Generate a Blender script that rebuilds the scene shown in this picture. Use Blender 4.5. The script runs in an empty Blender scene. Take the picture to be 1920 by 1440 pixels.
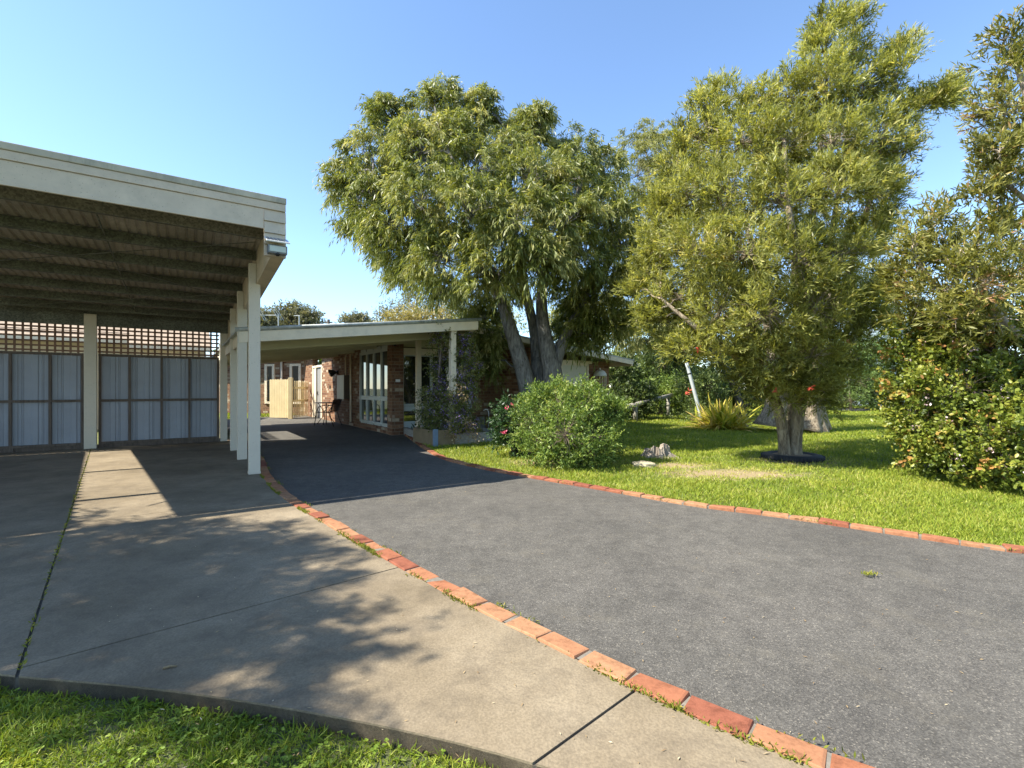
import bpy, bmesh, math, random
import numpy as np
from mathutils import Vector, Matrix
from mathutils.geometry import tessellate_polygon

# ------------------------------------------------------------------ camera, light, exposure
SC = bpy.context.scene
COL = SC.collection
H = 1.2                                   # eye height
FPX, HX, HY = 907.0, 960.0, 728.0         # focal length and horizon in photo pixels
cam = bpy.data.cameras.new('camera')
cam.sensor_width = 36.0
cam.lens = 36.0 * FPX / 1920.0
cam.shift_y = 8.0 / 1920.0
cam.clip_start, cam.clip_end = 0.05, 2000.0
cam_o = bpy.data.objects.new('camera', cam)
COL.objects.link(cam_o)
cam_o.location = (0, 0, H)
cam_o.rotation_euler = (math.pi / 2, 0, 0)
SC.camera = cam_o

SUN_EL = math.radians(48.5)
SUN_H = Vector((-0.957, -0.29, 0)).normalized()
TO_SUN = Vector((SUN_H.x * math.cos(SUN_EL), SUN_H.y * math.cos(SUN_EL), math.sin(SUN_EL)))
wd = bpy.data.worlds.new('World')
SC.world = wd
wd.use_nodes = True
_nt = wd.node_tree
_bg = _nt.nodes['Background']
_sky = _nt.nodes.new('ShaderNodeTexSky')
_sky.sky_type = 'NISHITA'
_sky.sun_disc = False
_sky.sun_elevation = SUN_EL
_sky.sun_rotation = math.atan2(TO_SUN.x, TO_SUN.y)
_sky.air_density = 1.0
_sky.dust_density = 0.35
_sky.ozone_density = 3.2
_sky.altitude = 900.0
_tint = _nt.nodes.new('ShaderNodeMixRGB')
_tint.blend_type = 'MULTIPLY'
_tint.inputs[0].default_value = 1.0
_tint.inputs[2].default_value = (0.92, 0.94, 0.93, 1)
_nt.links.new(_sky.outputs[0], _tint.inputs[1])
_nt.links.new(_tint.outputs[0], _bg.inputs[0])
_bg.inputs[1].default_value = 0.15
sun = bpy.data.lights.new('sun', 'SUN')
sun.energy = 5.0
sun.angle = math.radians(0.53)
sun.color = (1.0, 0.945, 0.835)
sun_o = bpy.data.objects.new('sun', sun)
COL.objects.link(sun_o)
sun_o.location = (-20, -6, 25)
sun_o.rotation_euler = TO_SUN.to_track_quat('Z', 'Y').to_euler()
SC.view_settings.view_transform = 'Standard'
SC.view_settings.look = 'None'
SC.view_settings.gamma = 1.0
SC.view_settings.exposure = 1.36
SC.view_settings.use_curve_mapping = False

# ------------------------------------------------------------------ frames of reference
TH = math.atan2(0.5634, 0.8262)           # yaw of the house and carport
CA, SA = 0.8262, 0.5634


def w2(a, b):                             # house frame (a along the front, b going back) to world
    return (CA * a - SA * b, SA * a + CA * b)


def g(px, py, z=0.0):                     # point of the ground seen at a photo pixel
    y = FPX * (H - z) / (py - HY)
    return ((px - HX) / FPX * y, y)


def P(px, py, y):                         # point at distance y seen at a photo pixel
    return np.array(((px - HX) / FPX * y, y, H + (HY - py) / FPX * y))


# ------------------------------------------------------------------ materials
def nodes_of(name):
    m = bpy.data.materials.new(name)
    m.use_nodes = True
    nt = m.node_tree
    return m, nt, nt.nodes['Principled BSDF']


def N(nt, t, **kw):
    n = nt.nodes.new(t)
    for k, v in kw.items():
        if k.startswith('i_'):
            n.inputs[k[2:].replace('_', ' ')].default_value = v
        else:
            setattr(n, k, v)
    return n


def rgb(c, f=1.0):
    return (c[0] * f, c[1] * f, c[2] * f, 1.0)


def ramp(nt, stops):
    r = nt.nodes.new('ShaderNodeValToRGB')
    el = r.color_ramp.elements
    while len(el) < len(stops):
        el.new(0.5)
    for e, (p, c) in zip(el, stops):
        e.position = p
        e.color = rgb(c)
    return r


def pmat(name, base, var=0.15, scale=3.0, rough=0.7, bump=0.0, bscale=60.0, metal=0.0, spec=0.4, col2=None,
         dirt=None, dscale=1.2, damt=0.5, stretch=None):
    """Painted / plain surface: base colour broken up by noise, optional dirt patches and fine bump."""
    m, nt, b = nodes_of(name)
    L = nt.links.new
    tc = N(nt, 'ShaderNodeTexCoord')
    src = tc.outputs['Object']
    if stretch:
        mp = N(nt, 'ShaderNodeMapping')
        mp.inputs['Scale'].default_value = stretch
        L(src, mp.inputs[0])
        src = mp.outputs[0]
    no = N(nt, 'ShaderNodeTexNoise', i_Scale=scale, i_Detail=6.0, i_Roughness=0.6)
    L(src, no.inputs['Vector'])
    c2 = col2 if col2 else tuple(x * (1 + var) for x in base)
    r = ramp(nt, [(0.3, tuple(x * (1 - var) for x in base)), (0.7, c2)])
    L(no.outputs[0], r.inputs[0])
    out = r.outputs[0]
    if dirt:
        n2 = N(nt, 'ShaderNodeTexNoise', i_Scale=dscale, i_Detail=8.0, i_Roughness=0.7)
        L(src, n2.inputs['Vector'])
        r2 = ramp(nt, [(0.5, (0, 0, 0)), (0.72, (damt,) * 3)])
        L(n2.outputs[0], r2.inputs[0])
        mx = N(nt, 'ShaderNodeMixRGB')
        L(r2.outputs[0], mx.inputs[0])
        L(out, mx.inputs[1])
        mx.inputs[2].default_value = rgb(dirt)
        out = mx.outputs[0]
    L(out, b.inputs['Base Color'])
    b.inputs['Roughness'].default_value = rough
    b.inputs['Metallic'].default_value = metal
    b.inputs['Specular IOR Level'].default_value = spec
    if bump:
        n3 = N(nt, 'ShaderNodeTexNoise', i_Scale=bscale, i_Detail=4.0)
        L(src, n3.inputs['Vector'])
        bp = N(nt, 'ShaderNodeBump', i_Strength=bump, i_Distance=0.01)
        L(n3.outputs[0], bp.inputs['Height'])
        L(bp.outputs[0], b.inputs['Normal'])
    return m


def brick_mat(name, c1, c2, c3, mortar):
    m, nt, b = nodes_of(name)
    L = nt.links.new
    uv = N(nt, 'ShaderNodeUVMap')
    br = N(nt, 'ShaderNodeTexBrick', offset=0.5, i_Scale=1.0)
    br.inputs['Color1'].default_value = (0, 0, 0, 1)
    br.inputs['Color2'].default_value = (1, 1, 1, 1)
    br.inputs['Mortar'].default_value = (0, 0, 0, 1)
    br.inputs['Mortar Size'].default_value = 0.006
    br.inputs['Mortar Smooth'].default_value = 0.15
    br.inputs['Bias'].default_value = 0.0
    br.inputs['Brick Width'].default_value = 0.24
    br.inputs['Row Height'].default_value = 0.086
    L(uv.outputs[0], br.inputs['Vector'])
    r = ramp(nt, [(0.0, c1), (0.45, c2), (0.86, c2), (0.92, c3), (1.0, c3)])
    L(br.outputs['Color'], r.inputs[0])
    no = N(nt, 'ShaderNodeTexNoise', i_Scale=14.0, i_Detail=8.0, i_Roughness=0.7)
    L(uv.outputs[0], no.inputs['Vector'])
    hv = ramp(nt, [(0.25, (0.62, 0.6, 0.58)), (0.75, (1.3, 1.3, 1.3))])
    L(no.outputs[0], hv.inputs[0])
    mu = N(nt, 'ShaderNodeMixRGB', blend_type='MULTIPLY')
    mu.inputs[0].default_value = 1.0
    L(r.outputs[0], mu.inputs[1])
    L(hv.outputs[0], mu.inputs[2])
    mx = N(nt, 'ShaderNodeMixRGB')
    L(br.outputs['Fac'], mx.inputs[0])
    L(mu.outputs[0], mx.inputs[1])
    mx.inputs[2].default_value = rgb(mortar)
    L(mx.outputs[0], b.inputs['Base Color'])
    b.inputs['Roughness'].default_value = 0.9
    b.inputs['Specular IOR Level'].default_value = 0.15
    ad = N(nt, 'ShaderNodeMath', operation='MULTIPLY_ADD')
    L(br.outputs['Fac'], ad.inputs[0])
    ad.inputs[1].default_value = -1.0
    L(no.outputs[0], ad.inputs[2])
    bp = N(nt, 'ShaderNodeBump', i_Strength=0.7, i_Distance=0.01)
    L(ad.outputs[0], bp.inputs['Height'])
    L(bp.outputs[0], b.inputs['Normal'])
    return m


def leaf_mat(name, stops, rough=0.45, trans=0.35, spec=0.35, tcol=(1.25, 1.2, 0.55)):
    m, nt, b = nodes_of(name)
    L = nt.links.new
    at = N(nt, 'ShaderNodeAttribute', attribute_name='tone')
    r = ramp(nt, stops)
    L(at.outputs['Fac'], r.inputs[0])
    L(r.outputs[0], b.inputs['Base Color'])
    b.inputs['Roughness'].default_value = rough
    b.inputs['Specular IOR Level'].default_value = spec
    tr = N(nt, 'ShaderNodeBsdfTranslucent')
    mu = N(nt, 'ShaderNodeMixRGB', blend_type='MULTIPLY')
    mu.inputs[0].default_value = 1.0
    L(r.outputs[0], mu.inputs[1])
    mu.inputs[2].default_value = rgb(tcol)
    L(mu.outputs[0], tr.inputs[0])
    ms = N(nt, 'ShaderNodeMixShader')
    ms.inputs[0].default_value = trans
    L(b.outputs[0], ms.inputs[1])
    L(tr.outputs[0], ms.inputs[2])
    L(ms.outputs[0], nt.nodes['Material Output'].inputs[0])
    return m


def glass_mat(name, col, ior=2.2):
    m, nt, b = nodes_of(name)
    b.inputs['Base Color'].default_value = rgb(col)
    b.inputs['Roughness'].default_value = 0.02
    b.inputs['IOR'].default_value = ior
    no = N(nt, 'ShaderNodeTexNoise', i_Scale=1.3)
    tc = N(nt, 'ShaderNodeTexCoord')
    nt.links.new(tc.outputs['Object'], no.inputs['Vector'])
    bp = N(nt, 'ShaderNodeBump', i_Strength=0.04, i_Distance=0.02)
    nt.links.new(no.outputs[0], bp.inputs['Height'])
    nt.links.new(bp.outputs[0], b.inputs['Normal'])
    return m


def asphalt_mat():
    m, nt, b = nodes_of('asphalt')
    L = nt.links.new
    tc = N(nt, 'ShaderNodeTexCoord')
    o = tc.outputs['Object']
    big = N(nt, 'ShaderNodeTexNoise', i_Scale=0.9, i_Detail=6.0, i_Roughness=0.65)
    L(o, big.inputs['Vector'])
    r = ramp(nt, [(0.3, (0.084, 0.078, 0.068)), (0.72, (0.126, 0.116, 0.100))])
    L(big.outputs[0], r.inputs[0])
    vo = N(nt, 'ShaderNodeTexVoronoi', i_Scale=190.0, i_Randomness=1.0)
    L(o, vo.inputs['Vector'])
    sp = N(nt, 'ShaderNodeSeparateColor')
    L(vo.outputs['Color'], sp.inputs[0])
    st = ramp(nt, [(0.0, (0.6, 0.6, 0.6)), (0.6, (0.95, 0.95, 0.95)), (0.93, (1.25, 1.24, 1.22)), (0.985, (1.9, 1.85, 1.75))])
    L(sp.outputs[0], st.inputs[0])
    mu = N(nt, 'ShaderNodeMixRGB', blend_type='MULTIPLY')
    mu.inputs[0].default_value = 1.0
    L(r.outputs[0], mu.inputs[1])
    L(st.outputs[0], mu.inputs[2])
    nm = N(nt, 'ShaderNodeTexNoise', i_Scale=7.0, i_Detail=9.0, i_Roughness=0.75)
    L(o, nm.inputs['Vector'])
    rm = ramp(nt, [(0.3, (0.72, 0.72, 0.72)), (0.7, (1.22, 1.22, 1.21))])
    L(nm.outputs[0], rm.inputs[0])
    m3 = N(nt, 'ShaderNodeMixRGB', blend_type='MULTIPLY')
    m3.inputs[0].default_value = 1.0
    L(mu.outputs[0], m3.inputs[1])
    L(rm.outputs[0], m3.inputs[2])
    mu = m3
    # worn, dusty patches
    n2 = N(nt, 'ShaderNodeTexNoise', i_Scale=2.2, i_Detail=8.0, i_Roughness=0.7)
    L(o, n2.inputs['Vector'])
    r2 = ramp(nt, [(0.55, (0, 0, 0)), (0.75, (0.5, 0.5, 0.5))])
    L(n2.outputs[0], r2.inputs[0])
    mx = N(nt, 'ShaderNodeMixRGB')
    L(r2.outputs[0], mx.inputs[0])
    L(mu.outputs[0], mx.inputs[1])
    mx.inputs[2].default_value = (0.150, 0.132, 0.100, 1)
    L(mx.outputs[0], b.inputs['Base Color'])
    b.inputs['Roughness'].default_value = 0.85
    b.inputs['Specular IOR Level'].default_value = 0.25
    bp = N(nt, 'ShaderNodeBump', i_Strength=0.6, i_Distance=0.004)
    L(vo.outputs['Distance'], bp.inputs['Height'])
    L(bp.outputs[0], b.inputs['Normal'])
    return m


def concrete_mat():
    m, nt, b = nodes_of('concrete')
    L = nt.links.new
    tc = N(nt, 'ShaderNodeTexCoord')
    o = tc.outputs['Object']
    n1 = N(nt, 'ShaderNodeTexNoise', i_Scale=0.8, i_Detail=9.0, i_Roughness=0.68)
    L(o, n1.inputs['Vector'])
    r = ramp(nt, [(0.3, (0.125, 0.096, 0.058)), (0.5, (0.208, 0.164, 0.106)), (0.72, (0.288, 0.234, 0.158))])
    L(n1.outputs[0], r.inputs[0])
    n2 = N(nt, 'ShaderNodeTexNoise', i_Scale=110.0, i_Detail=3.0)
    L(o, n2.inputs['Vector'])
    r2 = ramp(nt, [(0.3, (0.8, 0.8, 0.8)), (0.7, (1.15, 1.15, 1.15))])
    L(n2.outputs[0], r2.inputs[0])
    mu = N(nt, 'ShaderNodeMixRGB', blend_type='MULTIPLY')
    mu.inputs[0].default_value = 1.0
    L(r.outputs[0], mu.inputs[1])
    L(r2.outputs[0], mu.inputs[2])
    n3 = N(nt, 'ShaderNodeTexNoise', i_Scale=3.4, i_Detail=10.0, i_Roughness=0.8, i_Distortion=0.4)
    L(o, n3.inputs['Vector'])
    r3 = ramp(nt, [(0.47, (0, 0, 0)), (0.70, (0.62, 0.62, 0.62))])
    L(n3.outputs[0], r3.inputs[0])
    mx = N(nt, 'ShaderNodeMixRGB')
    L(r3.outputs[0], mx.inputs[0])
    L(mu.outputs[0], mx.inputs[1])
    mx.inputs[2].default_value = (0.088, 0.070, 0.050, 1)
    L(mx.outputs[0], b.inputs['Base Color'])
    b.inputs['Roughness'].default_value = 0.85
    b.inputs['Specular IOR Level'].default_value = 0.25
    bp = N(nt, 'ShaderNodeBump', i_Strength=0.35, i_Distance=0.006)
    L(n2.outputs[0], bp.inputs['Height'])
    L(bp.outputs[0], b.inputs['Normal'])
    return m


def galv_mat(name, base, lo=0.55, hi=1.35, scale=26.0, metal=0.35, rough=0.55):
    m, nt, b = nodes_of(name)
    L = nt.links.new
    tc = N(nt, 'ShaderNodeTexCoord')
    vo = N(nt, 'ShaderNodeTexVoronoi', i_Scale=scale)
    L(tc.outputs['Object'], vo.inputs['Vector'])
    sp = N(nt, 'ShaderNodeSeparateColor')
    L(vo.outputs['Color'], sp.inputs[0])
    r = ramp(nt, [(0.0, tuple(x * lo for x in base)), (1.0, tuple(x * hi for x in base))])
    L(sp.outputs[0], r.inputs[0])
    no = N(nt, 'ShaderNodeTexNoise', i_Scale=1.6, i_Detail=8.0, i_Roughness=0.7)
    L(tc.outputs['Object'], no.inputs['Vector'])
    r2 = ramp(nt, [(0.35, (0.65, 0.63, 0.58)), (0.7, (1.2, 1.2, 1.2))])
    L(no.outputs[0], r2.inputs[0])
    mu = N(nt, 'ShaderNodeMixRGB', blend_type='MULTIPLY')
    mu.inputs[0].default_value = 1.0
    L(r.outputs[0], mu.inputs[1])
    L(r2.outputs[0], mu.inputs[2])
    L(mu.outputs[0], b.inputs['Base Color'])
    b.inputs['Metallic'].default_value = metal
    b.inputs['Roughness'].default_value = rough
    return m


def edging_mat():
    m, nt, b = nodes_of('edging_brick')
    L = nt.links.new
    at = N(nt, 'ShaderNodeAttribute', attribute_name='tone')
    r = ramp(nt, [(0.0, (0.205, 0.068, 0.042)), (0.35, (0.25, 0.088, 0.048)), (0.55, (0.30, 0.122, 0.062)),
                  (0.78, (0.325, 0.152, 0.078)), (1.0, (0.345, 0.182, 0.096))])
    L(at.outputs['Fac'], r.inputs[0])
    tc = N(nt, 'ShaderNodeTexCoord')
    no = N(nt, 'ShaderNodeTexNoise', i_Scale=16.0, i_Detail=10.0, i_Roughness=0.8)
    L(tc.outputs['Object'], no.inputs['Vector'])
    r2 = ramp(nt, [(0.3, (0.45, 0.42, 0.38)), (0.5, (0.95, 0.95, 0.94)), (0.75, (1.25, 1.27, 1.27))])
    L(no.outputs[0], r2.inputs[0])
    mu = N(nt, 'ShaderNodeMixRGB', blend_type='MULTIPLY')
    mu.inputs[0].default_value = 1.0
    L(r.outputs[0], mu.inputs[1])
    L(r2.outputs[0], mu.inputs[2])
    L(mu.outputs[0], b.inputs['Base Color'])
    b.inputs['Roughness'].default_value = 0.85
    b.inputs['Specular IOR Level'].default_value = 0.2
    bp = N(nt, 'ShaderNodeBump', i_Strength=0.5, i_Distance=0.006)
    L(no.outputs[0], bp.inputs['Height'])
    L(bp.outputs[0], b.inputs['Normal'])
    return m


def bark_mat(name, c1, c2, scale=9.0):
    m, nt, b = nodes_of(name)
    L = nt.links.new
    tc = N(nt, 'ShaderNodeTexCoord')
    mp = N(nt, 'ShaderNodeMapping')
    mp.inputs['Scale'].default_value = (1.0, 1.0, 0.24)
    L(tc.outputs['Object'], mp.inputs[0])
    no = N(nt, 'ShaderNodeTexNoise', i_Scale=scale * 2.6, i_Detail=8.0, i_Roughness=0.7, i_Distortion=0.6)
    L(mp.outputs[0], no.inputs['Vector'])
    r = ramp(nt, [(0.36, c1), (0.62, c2)])
    L(no.outputs[0], r.inputs[0])
    L(r.outputs[0], b.inputs['Base Color'])
    b.inputs['Roughness'].default_value = 0.95
    b.inputs['Specular IOR Level'].default_value = 0.1
    bp = N(nt, 'ShaderNodeBump', i_Strength=1.0, i_Distance=0.05)
    L(no.outputs[0], bp.inputs['Height'])
    L(bp.outputs[0], b.inputs['Normal'])
    return m


M = {}
M['cream'] = pmat('cream_paint', (0.73, 0.62, 0.45), 0.06, 5, 0.55, 0.12, 30, dirt=(0.33, 0.31, 0.24), dscale=3.5, damt=0.35)
M['fascia'] = pmat('weathered_cream_paint', (0.58, 0.485, 0.355), 0.10, 4, 0.6, 0.15, 40, dirt=(0.31, 0.28, 0.21), dscale=2.2, damt=0.45)
M['cap'] = pmat('mossy_cream_capping', (0.46, 0.41, 0.30), 0.15, 5, 0.65, 0.1, 40, dirt=(0.15, 0.155, 0.115), dscale=2.6, damt=0.85, stretch=(1, 1, .35))
M['postp'] = pmat('post_paint', (0.60, 0.53, 0.41), 0.05, 4, 0.55, 0.12, 25, dirt=(0.36, 0.34, 0.28), dscale=4, damt=0.3)
M['ceil'] = pmat('soffit_paint', (0.56, 0.52, 0.34), 0.07, 2, 0.7)
def speckle(name, scale=14.0, col=(0.16, 0.12, 0.08)):
    m = M[name]
    nt = m.node_tree
    L = nt.links.new
    b = nt.nodes['Principled BSDF']
    src = b.inputs['Base Color'].links[0].from_socket
    tc = N(nt, 'ShaderNodeTexCoord')
    vo = N(nt, 'ShaderNodeTexVoronoi', i_Scale=scale)
    L(tc.outputs['Object'], vo.inputs['Vector'])
    no = N(nt, 'ShaderNodeTexNoise', i_Scale=2.3, i_Detail=4.0)
    L(tc.outputs['Object'], no.inputs['Vector'])
    ad = N(nt, 'ShaderNodeMath', operation='MULTIPLY_ADD')
    L(no.outputs[0], ad.inputs[0])
    ad.inputs[1].default_value = -0.19
    L(vo.outputs['Distance'], ad.inputs[2])
    rp = ramp(nt, [(0.0, (.85, .85, .85)), (0.03, (0, 0, 0))])
    L(ad.outputs[0], rp.inputs[0])
    mx = N(nt, 'ShaderNodeMixRGB')
    L(rp.outputs[0], mx.inputs[0])
    L(src, mx.inputs[1])
    mx.inputs[2].default_value = rgb(col)
    L(mx.outputs[0], b.inputs['Base Color'])


speckle('fascia', 34.0, (0.30, 0.24, 0.16))
speckle('postp', 26.0, (0.36, 0.30, 0.22))
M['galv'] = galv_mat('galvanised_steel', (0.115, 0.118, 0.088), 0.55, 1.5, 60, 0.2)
M['foil'] = galv_mat('galvanised_roof_underside', (0.36, 0.325, 0.275), 0.82, 1.18, 90, 0.15, 0.5)
M['rooftop'] = galv_mat('weathered_zinc_roof', (0.42, 0.45, 0.44), 0.8, 1.15, 20, 0.3, 0.5)
M['timber'] = pmat('grey_brown_timber', (0.115, 0.088, 0.068), 0.35, 6, 0.85, 0.3, 30, stretch=(6, 6, 0.8))
M['lattice'] = pmat('brown_lattice_timber', (0.20, 0.115, 0.075), 0.3, 7, 0.85, 0.2, 40)
M['steel'] = pmat('blue_grey_sheet_steel', (0.29, 0.305, 0.335), 0.09, 1.5, 0.45, 0, dirt=(0.24, 0.25, 0.26), dscale=2.0, damt=0.5)
M['black'] = pmat('black_metal', (0.012, 0.012, 0.012), 0.2, 8, 0.4)
M['plast'] = pmat('grey_plastic', (0.16, 0.17, 0.17), 0.1, 8, 0.4)
M['white'] = pmat('white_paint', (0.75, 0.75, 0.71), 0.05, 6, 0.5)
M['lens'] = pmat('lamp_lens', (0.48, 0.52, 0.42), 0.06, 30, 0.2, spec=0.6)
M['cell'] = pmat('solar_cell', (0.16, 0.18, 0.22), 0.15, 12, 0.15, spec=0.8)
M['brick'] = brick_mat('mixed_brown_brick', (0.13, 0.060, 0.036), (0.235, 0.128, 0.072), (0.42, 0.34, 0.24), (0.25, 0.20, 0.135))
M['window'] = pmat('grey_green_window_paint', (0.46, 0.49, 0.44), 0.05, 6, 0.45)
M['glass'] = glass_mat('window_glass', (0.014, 0.017, 0.016), 2.3)
M['blind'] = pmat('cream_blind', (0.62, 0.58, 0.46), 0.04, 3, 0.8)
M['panelw'] = pmat('pale_blue_panel', (0.50, 0.57, 0.56), 0.05, 3, 0.6)
M['door'] = pmat('grey_screen_door', (0.22, 0.215, 0.20), 0.1, 60, 0.6)
M['meter'] = pmat('cream_meter_box', (0.55, 0.50, 0.36), 0.05, 3, 0.5)
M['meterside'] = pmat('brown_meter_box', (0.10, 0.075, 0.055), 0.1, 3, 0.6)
M['picket'] = pmat('tan_picket_paint', (0.56, 0.45, 0.24), 0.1, 4, 0.7, 0.15, 30)
M['sleeper'] = pmat('weathered_sleeper', (0.33, 0.31, 0.27), 0.25, 5, 0.9, 0.5, 22, stretch=(0.8, 6, 6), dirt=(0.10, 0.085, 0.06), dscale=4)
M['board'] = pmat('brown_stained_board', (0.22, 0.16, 0.085), 0.2, 5, 0.8, 0.2, 30)
M['bluepaint'] = pmat('blue_grey_paint', (0.16, 0.22, 0.29), 0.12, 6, 0.6)
M['rubber'] = pmat('black_rubber', (0.018, 0.019, 0.020), 0.25, 12, 0.75, 0.3, 40, dirt=(0.07, 0.065, 0.055), dscale=5, damt=0.4)
M['soil'] = pmat('dry_soil', (0.23, 0.165, 0.10), 0.3, 14, 0.95, 0.6, 60)
M['rock'] = pmat('sandstone', (0.42, 0.35, 0.22), 0.22, 9, 0.95, 0.6, 30)
M['greyrock'] = pmat('grey_rock', (0.17, 0.165, 0.155), 0.3, 8, 0.95, 0.6, 30)
M['stump'] = bark_mat('weathered_stump', (0.13, 0.10, 0.075), (0.40, 0.345, 0.275), 6)
M['bark1'] = bark_mat('grey_fissured_bark', (0.085, 0.078, 0.072), (0.285, 0.265, 0.24), 7)
M['bark2'] = bark_mat('tan_papery_bark', (0.14, 0.105, 0.07), (0.43, 0.355, 0.25), 8)
M['twigm'] = pmat('twig_bark', (0.17, 0.13, 0.095), 0.3, 9, 0.9)
M['paletwig'] = pmat('pale_twig_bark', (0.34, 0.28, 0.21), 0.25, 9, 0.9)
M['railwood'] = pmat('silvered_rail_timber', (0.30, 0.275, 0.22), 0.25, 6, 0.9, 0.3, 25)
M['greypole'] = pmat('pale_grey_pole', (0.36, 0.39, 0.38), 0.12, 4, 0.6)
M['tile'] = pmat('tan_roof_tile', (0.30, 0.225, 0.155), 0.25, 5, 0.85, 0.3, 20)
M['tanwall'] = pmat('tan_weatherboard', (0.55, 0.46, 0.32), 0.1, 2, 0.8)
M['shedblue'] = pmat('blue_grey_cladding', (0.26, 0.33, 0.38), 0.1, 2, 0.7)
M['shedgrey'] = pmat('pale_grey_cladding', (0.50, 0.52, 0.52), 0.06, 2, 0.7)
M['asphalt'] = asphalt_mat()
M['concrete'] = concrete_mat()
M['joint'] = pmat('dirt_filled_joint', (0.07, 0.06, 0.045), 0.4, 30, 0.95)
M['edging'] = edging_mat()
M['mortar'] = pmat('edging_mortar', (0.17, 0.15, 0.12), 0.2, 20, 0.95, 0.4, 60)
def lawn_mat():
    m = pmat('turf_soil', (0.115, 0.135, 0.030), 0.35, 3.0, 0.95, 0.5, 40, col2=(0.18, 0.185, 0.05))
    nt = m.node_tree
    L = nt.links.new
    b = nt.nodes['Principled BSDF']
    src = b.inputs['Base Color'].links[0].from_socket
    tc = N(nt, 'ShaderNodeTexCoord')
    no = N(nt, 'ShaderNodeTexNoise', i_Scale=3.5, i_Detail=8.0, i_Roughness=0.7)
    L(tc.outputs['Object'], no.inputs['Vector'])
    for (cx, cy, sx, sy) in BARE:
        mp = N(nt, 'ShaderNodeMapping')
        mp.inputs['Location'].default_value = (-cx / sx, -cy / sy, 0)
        mp.inputs['Scale'].default_value = (1 / sx, 1 / sy, 0)
        L(tc.outputs['Object'], mp.inputs[0])
        ln = N(nt, 'ShaderNodeVectorMath', operation='LENGTH')
        L(mp.outputs[0], ln.inputs[0])
        ad = N(nt, 'ShaderNodeMath', operation='MULTIPLY_ADD')
        L(no.outputs[0], ad.inputs[0])
        ad.inputs[1].default_value = 1.6
        L(ln.outputs['Value'], ad.inputs[2])
        rp = ramp(nt, [(0.42, (1, 1, 1)), (0.62, (0, 0, 0))])
        dv = N(nt, 'ShaderNodeMath', operation='MULTIPLY')
        dv.inputs[1].default_value = 0.3
        L(ad.outputs[0], dv.inputs[0])
        L(dv.outputs[0], rp.inputs[0])
        mx = N(nt, 'ShaderNodeMixRGB')
        L(rp.outputs[0], mx.inputs[0])
        L(src, mx.inputs[1])
        mx.inputs[2].default_value = (0.26, 0.195, 0.105, 1)
        src = mx.outputs[0]
    L(src, b.inputs['Base Color'])
    return m


BARE = [(3.0, 6.75, 0.9, .42), (2.5, 7.5, .5, .3), (4.7, 8.0, .6, .5), (.75, 7.75, .8, .45), (3.9, 6.0, .35, .18)]
M['lawnbase'] = lawn_mat()
M['groundm'] = pmat('garden_soil', (0.07, 0.085, 0.028), 0.4, 4.0, 0.95, 0.5, 40, col2=(0.10, 0.11, 0.04))
M['grassm'] = leaf_mat('grass_blades', [(0.0, (0.085, 0.125, 0.012)), (0.45, (0.205, 0.275, 0.028)), (0.8, (0.38, 0.39, 0.06)), (1.0, (0.52, 0.45, 0.18))], 0.5, 0.35, 0.25)
M['cloverm'] = leaf_mat('clover_leaves', [(0.0, (0.09, 0.15, 0.02)), (0.6, (0.19, 0.27, 0.03)), (1.0, (0.30, 0.36, 0.06))], 0.5, 0.3, 0.25)
M['mossm'] = leaf_mat('moss_and_weeds', [(0.0, (0.10, 0.13, 0.02)), (0.6, (0.22, 0.23, 0.03)), (1.0, (0.33, 0.27, 0.06))], 0.7, 0.3, 0.2)
M['litter'] = leaf_mat('dry_leaves', [(0.0, (0.20, 0.12, 0.06)), (0.6, (0.40, 0.29, 0.15)), (1.0, (0.55, 0.47, 0.33))], 0.8, 0.2, 0.2)
M['leafA'] = leaf_mat('willow_myrtle_leaves', [(0.0, (0.080, 0.105, 0.018)), (0.5, (0.190, 0.215, 0.050)), (0.85, (0.36, 0.36, 0.13)), (1.0, (0.46, 0.43, 0.18))], 0.42, 0.42)
M['leafA2'] = leaf_mat('pale_willow_leaves', [(0.0, (0.13, 0.14, 0.035)), (0.5, (0.26, 0.27, 0.09)), (1.0, (0.42, 0.40, 0.18))], 0.45, 0.42)
M['leafB'] = leaf_mat('bottlebrush_leaves', [(0.0, (0.095, 0.100, 0.018)), (0.45, (0.250, 0.262, 0.060)), (0.85, (0.45, 0.45, 0.15)), (1.0, (0.58, 0.51, 0.19))], 0.4, 0.5)
M['leafB2'] = leaf_mat('bottlebrush_leaves_brown_tips', [(0.0, (0.09, 0.095, 0.018)), (0.45, (0.20, 0.20, 0.045)), (0.82, (0.33, 0.31, 0.09)), (0.95, (0.34, 0.24, 0.09)), (1.0, (0.36, 0.19, 0.09))], 0.4, 0.35)
M['leafC'] = leaf_mat('glossy_shrub_leaves', [(0.0, (0.055, 0.095, 0.020)), (0.5, (0.135, 0.205, 0.035)), (0.9, (0.26, 0.32, 0.065)), (1.0, (0.36, 0.39, 0.11))], 0.5, 0.3, 0.35)
M['leafD'] = leaf_mat('camellia_leaves', [(0.0, (0.018, 0.045, 0.014)), (0.6, (0.035, 0.075, 0.020)), (1.0, (0.07, 0.12, 0.03))], 0.45, 0.2, 0.35)
M['leafE'] = leaf_mat('hawthorn_leaves', [(0.0, (0.060, 0.090, 0.014)), (0.5, (0.155, 0.195, 0.026)), (0.82, (0.30, 0.31, 0.05)), (0.92, (0.40, 0.32, 0.07)), (1.0, (0.44, 0.22, 0.07))], 0.42, 0.32, 0.4)
M['leafF'] = leaf_mat('dark_hedge_leaves', [(0.0, (0.035, 0.058, 0.018)), (0.6, (0.095, 0.135, 0.035)), (1.0, (0.19, 0.235, 0.07))], 0.5, 0.3)
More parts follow.
